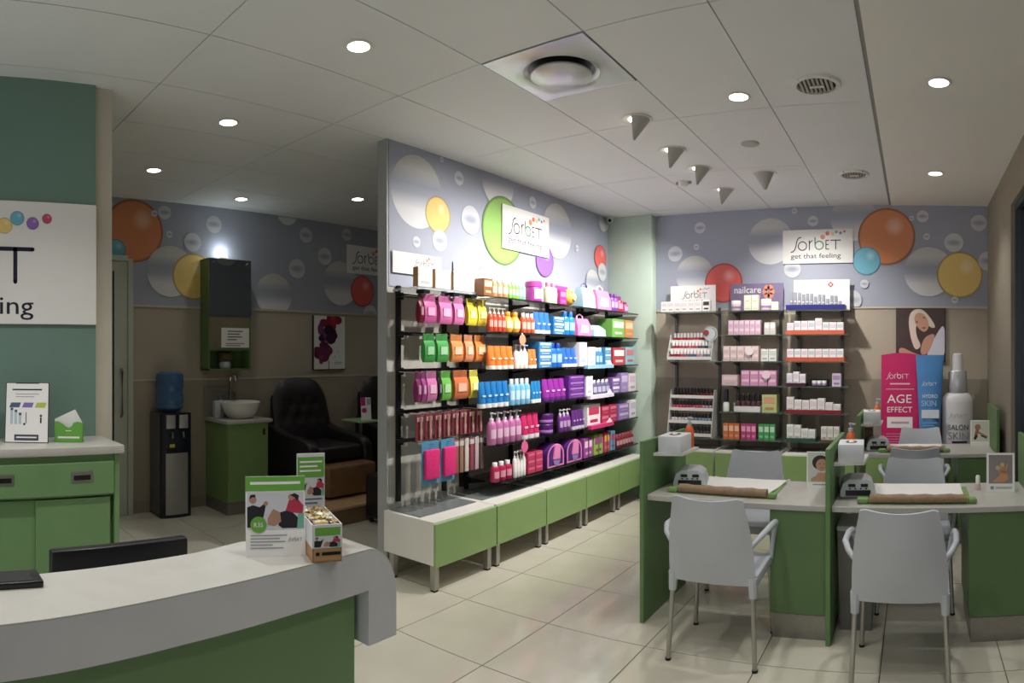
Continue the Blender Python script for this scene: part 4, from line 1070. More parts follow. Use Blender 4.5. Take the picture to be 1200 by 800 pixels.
CATS = {'tube': 'tube', 'bottle': 'bottle', 'round': 'bottle', 'pump': 'bottle', 'carton': 'carton', 'giftbox': 'gift pack', 'tub': 'tub', 'jar': 'jar', 'ball': 'sponge', 'giftbag': 'gift bag', 'pouch': 'pouch', 'vanity': 'bag', 'polish': 'nail polish'}
def put(kind, c, d, w, dep, h, loc, rz, label, group, name=None, cat=None):
    P = product(kind, c, d, w, dep, h)
    o = link(name or NAMES[kind], P[0][1], None, loc, rz)
    tag(o, label, cat or CATS[kind], group)
    for nm, me in P[1:]:
        link(nm, me, o)
    return o
ROWN = {1: 'top', 2: 'second', 3: 'third', 4: 'fourth', 5: 'fifth', 6: 'lowest'}
RUNS = [
    (1,3.647,3.758,1,'carton',(150,96,50),(230,200,160),0.125,1,'brown carton'),
    (1,3.768,3.97,3,'bottle',(196,150,96),(235,235,235),0.141,1,'amber bottle with pale cap'),
    (1,3.97,4.105,3,'bottle',(122,196,70),(225,240,215),0.132,1,'lime green bottle'),
    (1,4.105,4.199,2,'bottle',(120,196,150),(230,245,235),0.135,1,'mint green bottle'),
    (1,4.283,4.51,1,'tub',(170,50,150),(196,60,160),0.168,1,'magenta tub with picture label'),
    (1,4.523,4.685,2,'bottle',(220,230,170),(230,110,160),0.174,1,'pale green bottle with pink cap'),
    (1,4.699,4.812,1,'carton',(196,40,140),(230,120,180),0.126,1,'magenta gift box'),
    (1,4.826,5.065,1,'ball',(240,180,60),(206,60,150),0.183,1,'orange and pink sponge pack'),
    (1,5.096,5.356,1,'giftbag',(150,200,214),(90,96,140),0.23,1,'pale blue gift bag'),
    (1,5.373,5.681,1,'giftbag',(236,130,190),(255,225,240),0.232,1,'pink gift bag'),
    (1,5.695,5.853,2,'bottle',(140,70,170),(120,50,150),0.173,1,'violet bottle'),
    (1,5.868,5.974,1,'bottle',(206,50,80),(140,60,160),0.159,1,'red bottle with purple cap'),
    (1,6.005,6.084,1,'bottle',(196,90,160),(160,40,110),0.109,1,'small pink bottle'),
    (2,3.727,3.938,4,'pump',(206,70,40),(245,240,235),0.179,1,'red pump bottle with white pump'),
    (2,3.948,4.14,2,'round',(246,170,40),(226,140,30),0.159,1,'round orange bottle'),
    (2,4.152,4.332,3,'bottle',(196,80,50),(245,245,240),0.157,1,'white capped red bottle'),
    (2,4.344,4.576,3,'tube',(44,110,196),(235,240,245),0.177,1,'blue squeeze tube'),
    (2,4.59,4.783,1,'carton',(40,120,190),(225,240,250),0.051,3,'blue and white carton'),
    (2,4.797,4.988,2,'bottle',(24,130,206),(20,100,180),0.204,1,'bright blue bottle'),
    (2,5.004,5.272,1,'giftbag',(236,120,176),(250,225,236),0.196,1,'pink gift pack'),
    (2,5.306,5.564,1,'pouch',(176,226,232),(210,240,244),0.106,1,'pale turquoise pouch'),
    (2,5.681,5.974,1,'carton',(120,190,80),(240,240,225),0.183,1,'green and white carton'),
    (2,5.974,6.183,1,'carton',(226,140,60),(240,210,170),0.182,1,'orange carton'),
    (3,3.737,4.048,4,'tube',(236,120,40),(245,240,235),0.174,1,'orange squeeze tube'),
    (3,4.06,4.235,3,'pump',(246,236,222),(240,240,240),0.188,1,'cream pump bottle'),
    (3,4.247,4.357,2,'tube',(232,120,50),(245,240,235),0.152,1,'short orange tube'),
    (3,4.369,4.576,1,'carton',(50,130,200),(214,230,244),0.053,4,'blue striped carton'),
    (3,4.59,4.769,2,'bottle',(30,110,206),(20,70,170),0.205,1,'royal blue bottle'),
    (3,4.769,5.019,3,'tube',(40,100,196),(235,240,245),0.166,1,'blue tube'),
    (3,5.034,5.175,1,'carton',(240,240,240),(205,220,240),0.218,1,'tall white carton'),
    (3,5.207,5.339,1,'carton',(244,244,244),(205,220,240),0.176,1,'short white carton'),
    (3,5.373,5.511,2,'bottle',(60,130,196),(220,235,245),0.172,1,'slim blue bottle'),
    (3,5.528,5.667,1,'carton',(70,150,200),(210,230,240),0.059,3,'small teal carton'),
    (3,5.695,5.99,1,'carton',(206,60,70),(245,240,238),0.175,1,'red and white carton'),
    (3,5.99,6.216,1,'carton',(140,196,214),(220,120,120),0.183,1,'pale blue carton'),
    (4,3.627,3.981,5,'tube',(24,120,196),(240,244,246),0.191,1,'blue squeeze tube'),
    (4,3.993,4.271,4,'bottle',(120,190,226),(235,244,248),0.201,1,'pale blue bottle'),
    (4,4.283,4.42,3,'tube',(30,130,200),(240,244,246),0.174,1,'small blue tube'),
    (4,4.471,4.826,4,'tube',(150,40,160),(110,40,140),0.182,1,'purple squeeze tube'),
    (4,4.84,5.143,1,'carton',(104,44,150),(170,110,190),0.05,4,'purple carton'),
    (4,5.159,5.289,1,'carton',(244,242,242),(220,210,232),0.19,1,'tall white carton'),
    (4,5.322,5.667,4,'bottle',(104,96,140),(225,220,236),0.148,1,'lavender bottle'),
    (4,5.681,5.868,1,'carton',(140,100,180),(240,240,245),0.078,2,'white and violet carton'),
    (4,5.883,6.053,1,'carton',(170,140,206),(220,200,236),0.197,1,'lilac carton'),
    (4,6.069,6.25,1,'carton',(236,222,232),(220,190,210),0.185,1,'pinkish white carton'),
    (5,3.748,4.152,5,'pump',(196,110,166),(240,236,240),0.241,1,'pink pump bottle with white pump'),
    (5,4.164,4.407,3,'tube',(206,40,100),(240,232,236),0.199,1,'crimson squeeze tube'),
    (5,4.445,4.685,1,'jar',(104,40,130),(84,30,110),0.086,2,'purple round jar'),
    (5,4.713,4.899,3,'pump',(120,50,140),(235,232,240),0.194,1,'purple pump bottle'),
    (5,4.928,5.143,4,'tube',(100,44,130),(220,210,230),0.17,1,'slim purple tube'),
    (5,5.175,5.441,1,'carton',(240,236,238),(214,60,100),0.201,1,'white and red carton'),
    (5,5.458,5.795,2,'carton',(196,40,80),(226,120,150),0.084,2,'red gift carton'),
    (5,5.824,6.084,1,'carton',(150,110,190),(206,190,226),0.08,2,'lilac carton'),
    (5,6.101,6.25,1,'carton',(236,230,234),(210,196,216),0.186,1,'speckled white carton'),
    (6,3.789,4.026,3,'bottle',(190,30,80),(240,236,236),0.142,1,'crimson bottle with white base'),
    (6,4.037,4.199,4,'pump',(240,234,232),(240,240,240),0.201,1,'white pump bottle'),
    (6,4.211,4.433,2,'carton',(200,44,90),(226,100,140),0.055,3,'crimson carton'),
    (6,4.484,4.769,1,'vanity',(84,36,120),(236,130,190),0.196,1,'purple vanity bag with pink strap'),
    (6,4.797,5.081,1,'vanity',(84,36,120),(236,130,190),0.198,1,'purple vanity bag with pink strap'),
    (6,5.112,5.289,1,'giftbox',(170,70,170),(250,210,230),0.174,1,'pink and purple gift pack'),
    (6,5.306,5.493,1,'giftbox',(150,190,70),(180,60,150),0.187,1,'green and purple gift pack'),
    (6,5.511,5.636,1,'giftbox',(206,60,110),(240,170,60),0.192,1,'pink and orange gift pack'),
    (6,5.654,5.751,1,'giftbox',(90,170,206),(206,60,110),0.187,1,'blue and pink gift pack'),
    (6,5.809,6.216,6,'bottle',(130,34,50),(170,80,90),0.135,1,'small dark red bottle'),
]

for (row, y0, y1, n, kind, c, d, h, ly, what) in RUNS:
    ww = (y1 - y0) / n
    w = ww * 0.94
    dep = min(max(w, 0.035), 0.16) if kind in ('carton', 'giftbox') else min(max(w, 0.03), 0.12)
    if kind in ('tub', 'jar', 'round', 'ball', 'tube', 'bottle', 'pump'):
        dep = min(w, 0.14)
    if kind in ('giftbag', 'vanity', 'pouch'):
        dep = min(0.12, w * 0.6)
    grp = '%ss on the %s partition shelf' % (what, ROWN[row])
    for i in range(n):
        for l in range(ly):
            yc = y0 + ww * (i + 0.5)
            if n > 1 and ly == 1:
                lb = '%s, %s of %s along the %s partition shelf' % (what, ORD[i], NUM[n], ROWN[row])
            elif ly > 1:
                pos = ('bottom', 'top')[l] if ly == 2 else (['bottom', 'middle', 'top'][l] if ly == 3 else ['bottom', 'second', 'third', 'top'][l])
                lb = '%s, %s of its stack%s on the %s partition shelf' % (what, pos, '' if n == 1 else ', ' + ORD[i] + ' stack', ROWN[row])
            else:
                lb = '%s on the %s partition shelf' % (what, ROWN[row])
                if what == 'purple vanity bag with pink strap':
                    lb = what + (' beside the crimson cartons' if y0 < 4.5 else ' beside the bright gift packs')
            put(kind, c, d, w, dep, h, (XP + 0.355 - dep / 2, yc, ROWZ[row] + l * h), 0, lb, grp if n * ly > 1 else None)
# shelf-edge trays, tags
def tray(label, x0, x1, y0, y1, z, c, hb=0.02, name='display_tray'):
    mb = MB().box(x0, x1, y0, y1, 0, 0.004).box(x1 - 0.004, x1, y0, y1, 0, hb).box(x0, x1, y0, y0 + 0.003, 0, hb).box(x0, x1, y1 - 0.003, y1, 0, hb).box(x0, x0 + 0.003, y0, y1, 0, hb * 1.6)
    o = mb.build(name, flat(c, 0.4), None, (0, 0, z), smooth=0)
    return tag(o, label, 'tray')
for lb, y0, y1, z, c in (('pale blue card tray under slim bottles on the third partition shelf', 5.10, 5.62, 1.41, (150, 200, 230)), ('lilac white card tray under lavender bottles on the fourth partition shelf', 5.15, 5.625, 1.13, (232, 222, 240)), ('magenta card tray under red gift cartons on the fifth partition shelf', 5.17, 5.625, 0.85, (226, 50, 120))):
    t = thing('display_tray', lb, 'tray', (XP + 0.36, 0, z), group='card trays on the partition shelves')
    MB().box(0.0, 0.045, y0, y1, -0.022, 0.012).build('tray_front', flat(c), t)
    MB().prism([(y1 - 0.13, 0.012), (y1 - 0.01, 0.012), (y1 - 0.06, 0.055)], 'x', 0.03, 0.034).build('price_card', M_PAPER, t)
tg = thing('heart_tag', 'pink round price tag hanging under the fifth partition shelf', 'tag', (XP + 0.38, 4.13, 0.80))
MB(Matrix.Rotation(PI / 2, 4, 'Y')).lathe([(0.0, 0.0), (0.045, 0.0), (0.045, 0.003), (0.0, 0.003)], 20).build('disc', flat((232, 90, 150)), tg)
MB().box(-0.002, 0.0, -0.008, 0.008, 0.03, 0.052).build('clip', M_PLAST, tg)
tg = thing('round_tag', 'orange round price tag hanging under the second partition shelf', 'tag', (XP + 0.38, 4.10, 1.635))
MB(Matrix.Rotation(PI / 2, 4, 'Y')).lathe([(0.0, 0.0), (0.042, 0.0), (0.042, 0.003), (0.0, 0.003)], 20).build('disc', flat((236, 140, 110)), tg)
MB().box(-0.002, 0.0, -0.008, 0.008, 0.03, 0.052).build('clip', M_PLAST, tg)
# white cartons with kraft sides above the hanging packs
for k, (y0, y1) in enumerate(((3.06, 3.20), (3.23, 3.39), (3.42, 3.68))):
    o = put('carton', (240, 238, 236), (246, 246, 246), y1 - y0, 0.045, 0.13, (XP + 0.245, (y0 + y1) / 2, 1.975), 0, 'white carton with kraft side on the upper rail, ' + ['nearest the partition end', 'in the middle', 'beside the brown carton'][k], 'white cartons on the upper rail')
    MB().box(-0.0225, 0.0225, -(y1 - y0) / 2 - 0.002, -(y1 - y0) / 2, 0.0, 0.13).build('kraft_side', M_KRAFT, o)
# hanging display at the near end
hd = thing('hanging_rack', 'black rail rack of hanging packs at the near partition end', 'rack', (XP, 0, 0))
for u in (3.12, 3.60, 3.80):
    MB().box(0.002, 0.03, u - 0.014, u + 0.014, 0.50, 2.0).build('upright', M_DARK, hd)
HZ = {1: 1.93, 2: 1.665, 3: 1.41, 4: 1.125, 5: 0.925}
for z in HZ.values():
    MB().box(0.05, 0.075, 3.06, 3.81, z - 0.012, z + 0.012).build('rail', M_DARK, hd)
    for u in (3.12, 3.60):
        MB().box(0.02, 0.06, u - 0.01, u + 0.01, z - 0.03, z + 0.02).build('bracket', M_DARK, hd)
MB().box(0.03, 0.28, 3.05, 3.80, 1.955, 1.972).build('top_shelf', M_CLEAR, hd)
for u in (3.12, 3.42, 3.62):
    MB().box(0.22, 0.29, u - 0.03, u + 0.03, 1.93, 1.955).build('top_clip', M_DARK, hd)
def hang_pack(y0, y1, z, h, c, label, group, kind='pouch', xo=0.25):
    w = y1 - y0
    t = thing('hanging_pack', label, 'pack', (XP + xo, (y0 + y1) / 2, z), 0, group)
    if kind == 'pouch':
        MB().rbox(-0.004, 0.004, -w * 0.48, w * 0.48, -h * 0.22, 0.01, 0.002, 1).build('header_card', flat(shade(c, 0.8)), t)
        rings = []
        for q, (b, zz) in enumerate(((0.004, -h * 0.20), (0.016, -h * 0.35), (0.022, -h * 0.65), (0.016, -h * 0.9), (0.004, -h))):
            rings.append([(-b, -w * 0.46, zz), (b, -w * 0.46, zz), (b * 1.2, 0, zz), (b, w * 0.46, zz), (-b, w * 0.46, zz)])
        MB().loft(rings).build('pouch', flat(c, 0.3), t)
        MB().box(0.022, 0.0275, -w * 0.28, w * 0.28, -h * 0.72, -h * 0.42).build('label', flat(tuple(int((x + 255) / 2) for x in c), 0.4), t)
    elif kind == 'brush':
        MB().rbox(-0.003, 0.003, -w * 0.46, w * 0.46, -h, 0.01, 0.001, 1).build('backing_card', flat(shade(c, 0.75)), t)
        MB().lathe([(0.006, -h * 0.95), (0.010, -h * 0.6), (0.006, -h * 0.5), (0.008, -h * 0.2), (0.014, -h * 0.12), (0.012, -0.01)], 8, cx=0.014).build('brush', flat((196, 150, 140)), t)
        MB().box(0.003, 0.005, -w * 0.3, w * 0.3, -h * 0.25, -h * 0.08).build('label', flat((226, 180, 180)), t)
    elif kind == 'sponge':
        MB().rbox(-0.003, 0.003, -w * 0.5, w * 0.5, -h, 0.02, 0.001, 1).build('backing_card', flat((70, 150, 190)), t)
        MB().rbox(0.003, 0.03, -w * 0.42, w * 0.42, -h * 0.86, -h * 0.12, 0.01, 3).build('sponge', mat('pink_sponge', (220, 40, 120), 0.9, var=0.1, scale=60, bump=0.5), t)
    elif kind == 'strap':
        MB().rbox(-0.006, 0.006, -w * 0.40, w * 0.40, -h, 0.0, 0.004, 2).build('strap', flat(c, 0.7), t)
        MB().rbox(-0.007, 0.007, -w * 0.42, w * 0.42, -h * 0.2, -h * 0.05, 0.002, 1).build('sleeve', flat((206, 196, 190)), t)
    MB().tube([(-xo + 0.06, 0, 0.004), (0.035, 0, 0.004), (0.045, 0, 0.014)], 0.003, 6).build('hook', M_CHROME, t)
    return t
COLN = {0: 'maroon', 1: 'pink', 2: 'yellow'}
HP = [(1, 3.075, 3.115, (120, 20, 50), 'maroon pack'), (1, 3.12, 3.245, (214, 90, 160), 'broad pink pack'), (1, 3.274, 3.408, (226, 110, 176), 'middle pink pack'), (1, 3.426, 3.538, (226, 120, 180), 'pink pack beside the yellow ones'), (1, 3.576, 3.684, (246, 226, 50), 'yellow pack beside the pink ones'), (1, 3.694, 3.80, (246, 226, 60), 'yellow pack beside the red bottles'),
      (2, 3.121, 3.231, (60, 160, 70), 'green pack at the outer end'), (2, 3.248, 3.371, (70, 170, 76), 'green pack beside the orange ones'), (2, 3.398, 3.528, (236, 140, 70), 'orange pack beside the green ones'), (2, 3.547, 3.644, (240, 150, 100), 'middle orange pack'), (2, 3.664, 3.785, (240, 140, 60), 'orange pack beside the shelf'),
      (3, 3.05, 3.09, (140, 40, 100), 'plum pack'), (3, 3.10, 3.14, (176, 70, 150), 'mauve pack'), (3, 3.15, 3.25, (220, 120, 180), 'light pink pack'), (3, 3.262, 3.29, (30, 26, 28), 'black pack'), (3, 3.297, 3.398, (100, 190, 70), 'bright green pack'), (3, 3.426, 3.586, (214, 110, 60), 'wide orange pack'), (3, 3.605, 3.704, (240, 220, 80), 'lemon yellow pack')]
for row, y0, y1, c, what in HP:
    hang_pack(y0, y1, HZ[row] - 0.012, 0.185 if row < 3 else 0.195, c, '%s hanging on the %s rail of the rack' % (what, ROWN[row]), 'hanging pouches on the rail rack')
for k in range(8):
    y0 = 3.05 + 0.091 * k
    hang_pack(y0, y0 + 0.085, HZ[4] - 0.01, 0.17, (176, 70, 84) if k % 2 else (160, 56, 76), 'dark red carded brush, %s of eight on the fourth rack rail' % ORD[k], 'carded brushes on the fourth rail', 'brush')
for k, (y0, y1) in enumerate(((3.09, 3.26), (3.28, 3.42))):
    hang_pack(y0, y1, HZ[5] - 0.01, 0.27, (220, 40, 120), ['wide pink sponge on blue card on the lowest rack rail', 'narrower pink sponge on blue card beside the brown straps'][k], 'pink sponges on the lowest rail', 'sponge', 0.27)
for k, c in enumerate(((176, 76, 80), (150, 110, 90), (206, 190, 180), (150, 60, 84), (196, 170, 176), (110, 84, 80))):
    y0 = 3.44 + 0.058 * k
    hang_pack(y0, y0 + 0.05, HZ[5] - 0.01, 0.24, c, 'back scrubbing strap, %s of six on the lowest rack rail' % ORD[k], 'scrubbing straps on the lowest rail', 'strap')

# ---------------------------------------------------------------- rear wall shelves
BZ = {1: 1.95, 2: 1.71, 3: 1.45, 4: 1.21, 5: 0.95, 6: 0.68}
FB = ((0, YB, 0), -PI / 2)         # local x out of the wall -> -Y ; local y -> +X
zz = [BZ[k] for k in range(1, 7)]
shelving('wall_shelving', 'glass shelves with nail polish racks on the rear wall', -2.55, -1.93, [1.95, 1.45, 0.68], (-2.48, -2.0), 0.33, FB, M_SHELFG, 0.012, None, mat('grey_upright', (92, 94, 92), 0.4, 0.5, var=0.03))
shelving('wall_shelving', 'glass shelves of pink cartons in the middle of the rear wall', -1.91, -1.27, zz, (-1.80, -1.35), 0.33, FB, M_SHELFG, 0.012, None, mat('grey_upright', (92, 94, 92), 0.4, 0.5, var=0.03))
shelving('wall_shelving', 'glass shelves of white skincare cartons on the rear wall', -1.25, -0.63, zz, (-1.16, -0.72), 0.33, FB, M_SHELFG, 0.012, None, mat('grey_upright', (92, 94, 92), 0.4, 0.5, var=0.03))
def bput(kind, c, d, x0, x1, n, z, h, what, where, ly=1, y=6.11, dep=None, name=None, cat=None):
    ww = (x1 - x0) / n
    for i in range(n):
        for l in range(ly):
            if n > 1 and ly == 1:
                lb = '%s, %s of %s %s' % (what, ORD[i], NUM[n], where)
            elif ly > 1 and n > 1:
                lb = '%s, %s layer, %s of %s %s' % (what, ['lower', 'upper'][l] if ly == 2 else ['bottom', 'middle', 'top'][l], ORD[i], NUM[n], where)
            elif ly > 1:
                lb = '%s, %s of its stack %s' % (what, ['bottom', 'top'][l] if ly == 2 else ['bottom', 'middle', 'top'][l], where)
            else:
                lb = '%s %s' % (what, where)
            dp = dep or min(ww * 0.94, 0.14)
            put(kind, c, d, ww * 0.94, dp, h, (x0 + ww * (i + 0.5), y + dp / 2, z + l * h), -PI / 2, lb, ('%ss %s' % (what, where)) if n * ly > 1 else None, name, cat)
T1 = 'on the top rear shelf'
bput('carton', (244, 240, 238), (226, 210, 206), -2.54, -2.10, 6, BZ[1], 0.105, 'small white carton', T1)
bput('carton', (244, 240, 238), (60, 50, 56), -2.09, -2.01, 1, BZ[1], 0.112, 'white carton with dark spot', T1)
bput('jar', (232, 226, 206), (246, 244, 236), -1.80, -1.70, 1, BZ[1], 0.10, 'cream jar', T1)
bput('carton', (240, 234, 206), (246, 240, 220), -1.66, -1.51, 2, BZ[1], 0.075, 'cream carton', T1, 2)
bput('jar', (240, 232, 212), (248, 246, 240), -1.50, -1.39, 1, BZ[1], 0.11, 'round white jar', T1)
bput('carton', (226, 230, 210), (244, 244, 236), -1.385, -1.31, 1, BZ[1], 0.08, 'small pale carton', T1)
P2, P3, P4, P5, P6 = ('on the %s rear shelf' % s for s in ('second', 'third', 'fourth', 'fifth', 'lowest'))
bput('carton', (238, 190, 214), (246, 220, 232), -1.82, -1.49, 6, BZ[2], 0.072, 'pale pink carton', P2, 2)
bput('carton', (216, 210, 204), (240, 238, 234), -1.455, -1.34, 2, BZ[2], 0.12, 'silver white carton', P2)
bput('carton', (238, 206, 204), (248, 230, 228), -1.875, -1.51, 5, BZ[3], 0.075, 'blush pink carton', P3, 2)
bput('carton', (238, 236, 228), (206, 220, 206), -1.49, -1.33, 2, BZ[3], 0.12, 'white and grey carton', P3)
bput('carton', (226, 196, 196), (240, 220, 220), -1.89, -1.72, 1, BZ[4], 0.105, 'dusty pink carton', P4)
bput('carton', (226, 150, 196), (246, 206, 226), -1.69, -1.33, 4, BZ[4], 0.075, 'rose pink carton', P4, 2)
bput('polish', (236, 240, 232), (34, 36, 52), -1.885, -1.815, 1, BZ[5], 0.22, 'tall white bottle with dark cap', P5)
bput('polish', (110, 70, 80), (24, 22, 24), -1.75, -1.49, 5, BZ[5] + 0.06, 0.12, 'black capped bottle', P5)
tray('white low tray under black capped bottles on the fifth rear shelf', -1.76, -1.49, 6.10, 6.24, BZ[5], (232, 230, 226), 0.058)
bput('carton', (196, 206, 130), (226, 160, 120), -1.48, -1.325, 1, BZ[5], 0.175, 'yellow green picture carton', P5)
bput('carton', (230, 110, 50), (240, 196, 170), -1.875, -1.705, 3, BZ[6], 0.155, 'orange carton', P6)
bput('carton', (206, 60, 130), (236, 170, 200), -1.69, -1.535, 3, BZ[6], 0.155, 'magenta carton', P6)
bput('carton', (60, 170, 84), (190, 226, 196), -1.515, -1.345, 3, BZ[6], 0.155, 'bright green carton', P6)
for x, z, c, lb in ((-1.60, BZ[3] + 0.10, (246, 236, 234), 'white round price tag on the blush pink cartons'), (-1.43, BZ[4] + 0.11, (246, 214, 230), 'pink round price tag on the rose pink cartons')):
    tg = thing('round_tag', lb, 'tag', (x, 6.095, z), -PI / 2)
    MB(Matrix.Rotation(PI / 2, 4, 'Y')).lathe([(0.0, 0.0), (0.042, 0.0), (0.042, 0.003), (0.0, 0.003)], 20).build('disc', flat(c), tg)
    MB().box(-0.004, 0.0, -0.006, 0.006, -0.06, 0.0).build('clip', M_PLAST, tg)
# trays with white goods (rear wall, third bay)
def rtray(label, x0, x1, z, c, hb):
    t = thing('display_tray', label, 'tray', (0, 0, z), group='coloured display trays on the rear wall')
    F = flat(c, 0.4)
    MB().box(x0, x1, 6.09, 6.094, 0, hb).build('front_lip', F, t)
    MB().box(x0, x1, 6.094, 6.28, 0, 0.004).build('base', F, t)
    for x in (x0, x1 - 0.003):
        MB().box(x, x + 0.003, 6.094, 6.28, 0.004, hb).build('side', F, t)
rtray('navy blue tray of silver tubes on the top rear shelf', -1.235, -0.665, BZ[1], (40, 40, 130), 0.045)
rng = random.Random(12)
for k in range(13):
    x = -1.19 + k * 0.0395
    put('tube', (146, 149, 156), (196, 198, 204), 0.034, 0.034, 0.17 - 0.05 * (k / 13) * (k % 3 == 0) - 0.004 * k, (x, 6.15, BZ[1] + 0.005), -PI / 2, 'silver white tube, %s of thirteen in the navy tray' % ORD[k], 'silver tubes in the navy tray')
for row, c, nm in ((2, (220, 96, 66), 'orange'), (3, (214, 88, 56), 'deep orange')):
    rtray('%s tray of white cartons on the %s rear shelf' % (nm, ROWN[row]), -1.235, -0.67, BZ[row], c, 0.04)
    for k in range(8):
        hh = (0.105, 0.125, 0.125, 0.125, 0.15, 0.11, 0.11, 0.11)[k] if row == 2 else 0.115
        x0 = -1.228 + k * 0.069
        put('carton', (242, 240, 240), (206, 206, 214) if k % 2 else (230, 206, 220), 0.064, 0.08, hh, (x0 + 0.035, 6.145, BZ[row] + 0.005), -PI / 2, 'white carton, %s of eight in the %s tray' % (ORD[k], nm), 'white cartons in the %s tray' % nm)
rtray('maroon tray of white cartons on the fourth rear shelf', -1.235, -1.045, BZ[4], (70, 26, 50), 0.032)
for k in range(3):
    put('carton', (240, 236, 240), (226, 216, 226), 0.058, 0.08, (0.12, 0.135, 0.115)[k], (-1.20 + 0.063 * k, 6.145, BZ[4] + 0.005), -PI / 2, 'white carton, %s of three in the maroon tray' % ORD[k], 'white cartons in the maroon tray')
o = MB().box(-1.0, -0.83, 6.10, 6.11, 0, 0.012).box(-1.0, -0.83, 6.20, 6.21, 0, 0.07).box(-1.0, -0.83, 6.10, 6.21, 0, 0.004).box(-1.0, -0.99, 6.10, 6.21, 0, 0.07).box(-0.84, -0.83, 6.10, 6.21, 0, 0.07).build('display_tray', M_BLACK, None, (0, 0, BZ[4]), smooth=0)
tag(o, 'black display tray of white jars on the fourth rear shelf', 'tray')
for k in range(3):
    put('jar', (236, 234, 230), (246, 246, 244), 0.046, 0.046, 0.05, (-0.965 + 0.05 * k, 6.15, BZ[4] + 0.005), -PI / 2, 'small white jar, %s of three in the black tray' % ORD[k], 'white jars in the black tray')
bput('carton', (214, 196, 220), (176, 140, 190), -0.79, -0.70, 1, BZ[4], 0.125, 'lilac and white carton', P4)
rtray('dark red tray of white cartons on the fifth rear shelf', -1.235, -0.70, BZ[5], (150, 28, 44), 0.036)
for k in range(7):
    put('carton', (238, 234, 232), (228, 216, 216), 0.070, 0.08, (0.15, 0.125, 0.12, 0.13, 0.14, 0.10, 0.085)[k], (-1.195 + 0.0755 * k, 6.145, BZ[5] + 0.005), -PI / 2, 'white carton, %s of seven in the dark red tray' % ORD[k], 'white cartons in the dark red tray')
rtray('dark green tray of white cartons on the lowest rear shelf', -1.235, -0.945, BZ[6], (40, 84, 66), 0.032)
for k in range(4):
    put('carton', (236, 234, 230), (214, 220, 214), 0.066, 0.08, (0.155, 0.15, 0.115, 0.11)[k], (-1.195 + 0.070 * k, 6.145, BZ[6] + 0.005), -PI / 2, 'white carton, %s of four in the dark green tray' % ORD[k], 'white cartons in the dark green tray')
rtray('brown tray of white cartons on the lowest rear shelf', -0.90, -0.71, BZ[6], (110, 74, 54), 0.022)
for k in range(3):
    put('carton', (230, 228, 222), (206, 200, 190), 0.055, 0.08, 0.14, (-0.866 + 0.060 * k, 6.145, BZ[6] + 0.005), -PI / 2, 'white carton, %s of three in the brown tray' % ORD[k], 'white cartons in the brown tray')
# nail polish racks
def polish_rack(label, z, tiers, step_z, step_y, cols, grp, n=12, y=6.13):
    t = thing('polish_rack', label, 'rack', (-2.23, y, z))
    hw = 0.235
    for k in range(tiers):
        z0 = 0.035 + step_z * k
        MB().box(-hw, hw, step_y * k - 0.03, step_y * k + 0.03, z0 - 0.006, z0).build('tier', M_WHITE, t)
        MB().box(-hw, hw, step_y * k - 0.034, step_y * k - 0.03, z0 - 0.022, z0 + 0.010).build('tier_lip', M_WHITE, t)
    for s in (-1, 1):
        MB().prism([(-0.03, 0.0), (step_y * tiers + 0.02, 0.0), (step_y * tiers + 0.02, 0.10 + step_z * (tiers - 1)), (step_y * (tiers - 1) - 0.03, 0.10 + step_z * (tiers - 1)), (-0.03, 0.06)], 'x', s * hw - 0.003, s * hw + 0.003).build('side', mat('frosted_acrylic', (206, 208, 202), 0.3, var=0.02), t)
    for k in range(tiers):
        for i in range(n):
            c = cols[k][i * len(cols[k]) // n]
            cap = (24, 22, 24) if grp != 'upper' else (238, 234, 232)
            tone = 'dark capped' if grp != 'upper' else 'white capped'
            put('polish', c, cap, 0.034, 0.034, 0.082, (-2.23 - hw + 0.02 + (2 * hw - 0.04) * (i + 0.5) / n, y + step_y * k, z + 0.035 + step_z * k), -PI / 2,
                '%s nail polish bottle, %s of twelve on the %s %s rack tier' % (tone, ORD[i], ['lowest', 'second', 'third', 'top'][k], grp), 'nail polish bottles in the %s rack' % grp)
reds = [(176, 30, 60), (200, 40, 70), (210, 70, 100), (120, 40, 60), (110, 120, 150), (60, 66, 90)]
polish_rack('upper white nail polish rack with red polish on the rear wall', BZ[3], 3, 0.085, 0.05, [[(170, 40, 60), (190, 60, 90), (90, 100, 140), (190, 150, 160), (120, 130, 150)], [(200, 50, 80), (206, 70, 96), (210, 90, 110), (90, 90, 110), (50, 52, 70)], [(190, 40, 60), (200, 60, 80), (150, 30, 50)]], 'upper')
polish_rack('lower black capped nail polish rack on the rear wall', BZ[6], 4, 0.125, 0.035, [[(60, 50, 54), (84, 70, 76)], [(226, 214, 214), (200, 190, 196), (110, 140, 170), (130, 160, 186)], [(206, 70, 90), (190, 60, 90), (200, 90, 110), (190, 150, 190)], [(70, 40, 50), (90, 40, 50), (140, 40, 60)]], 'lower')
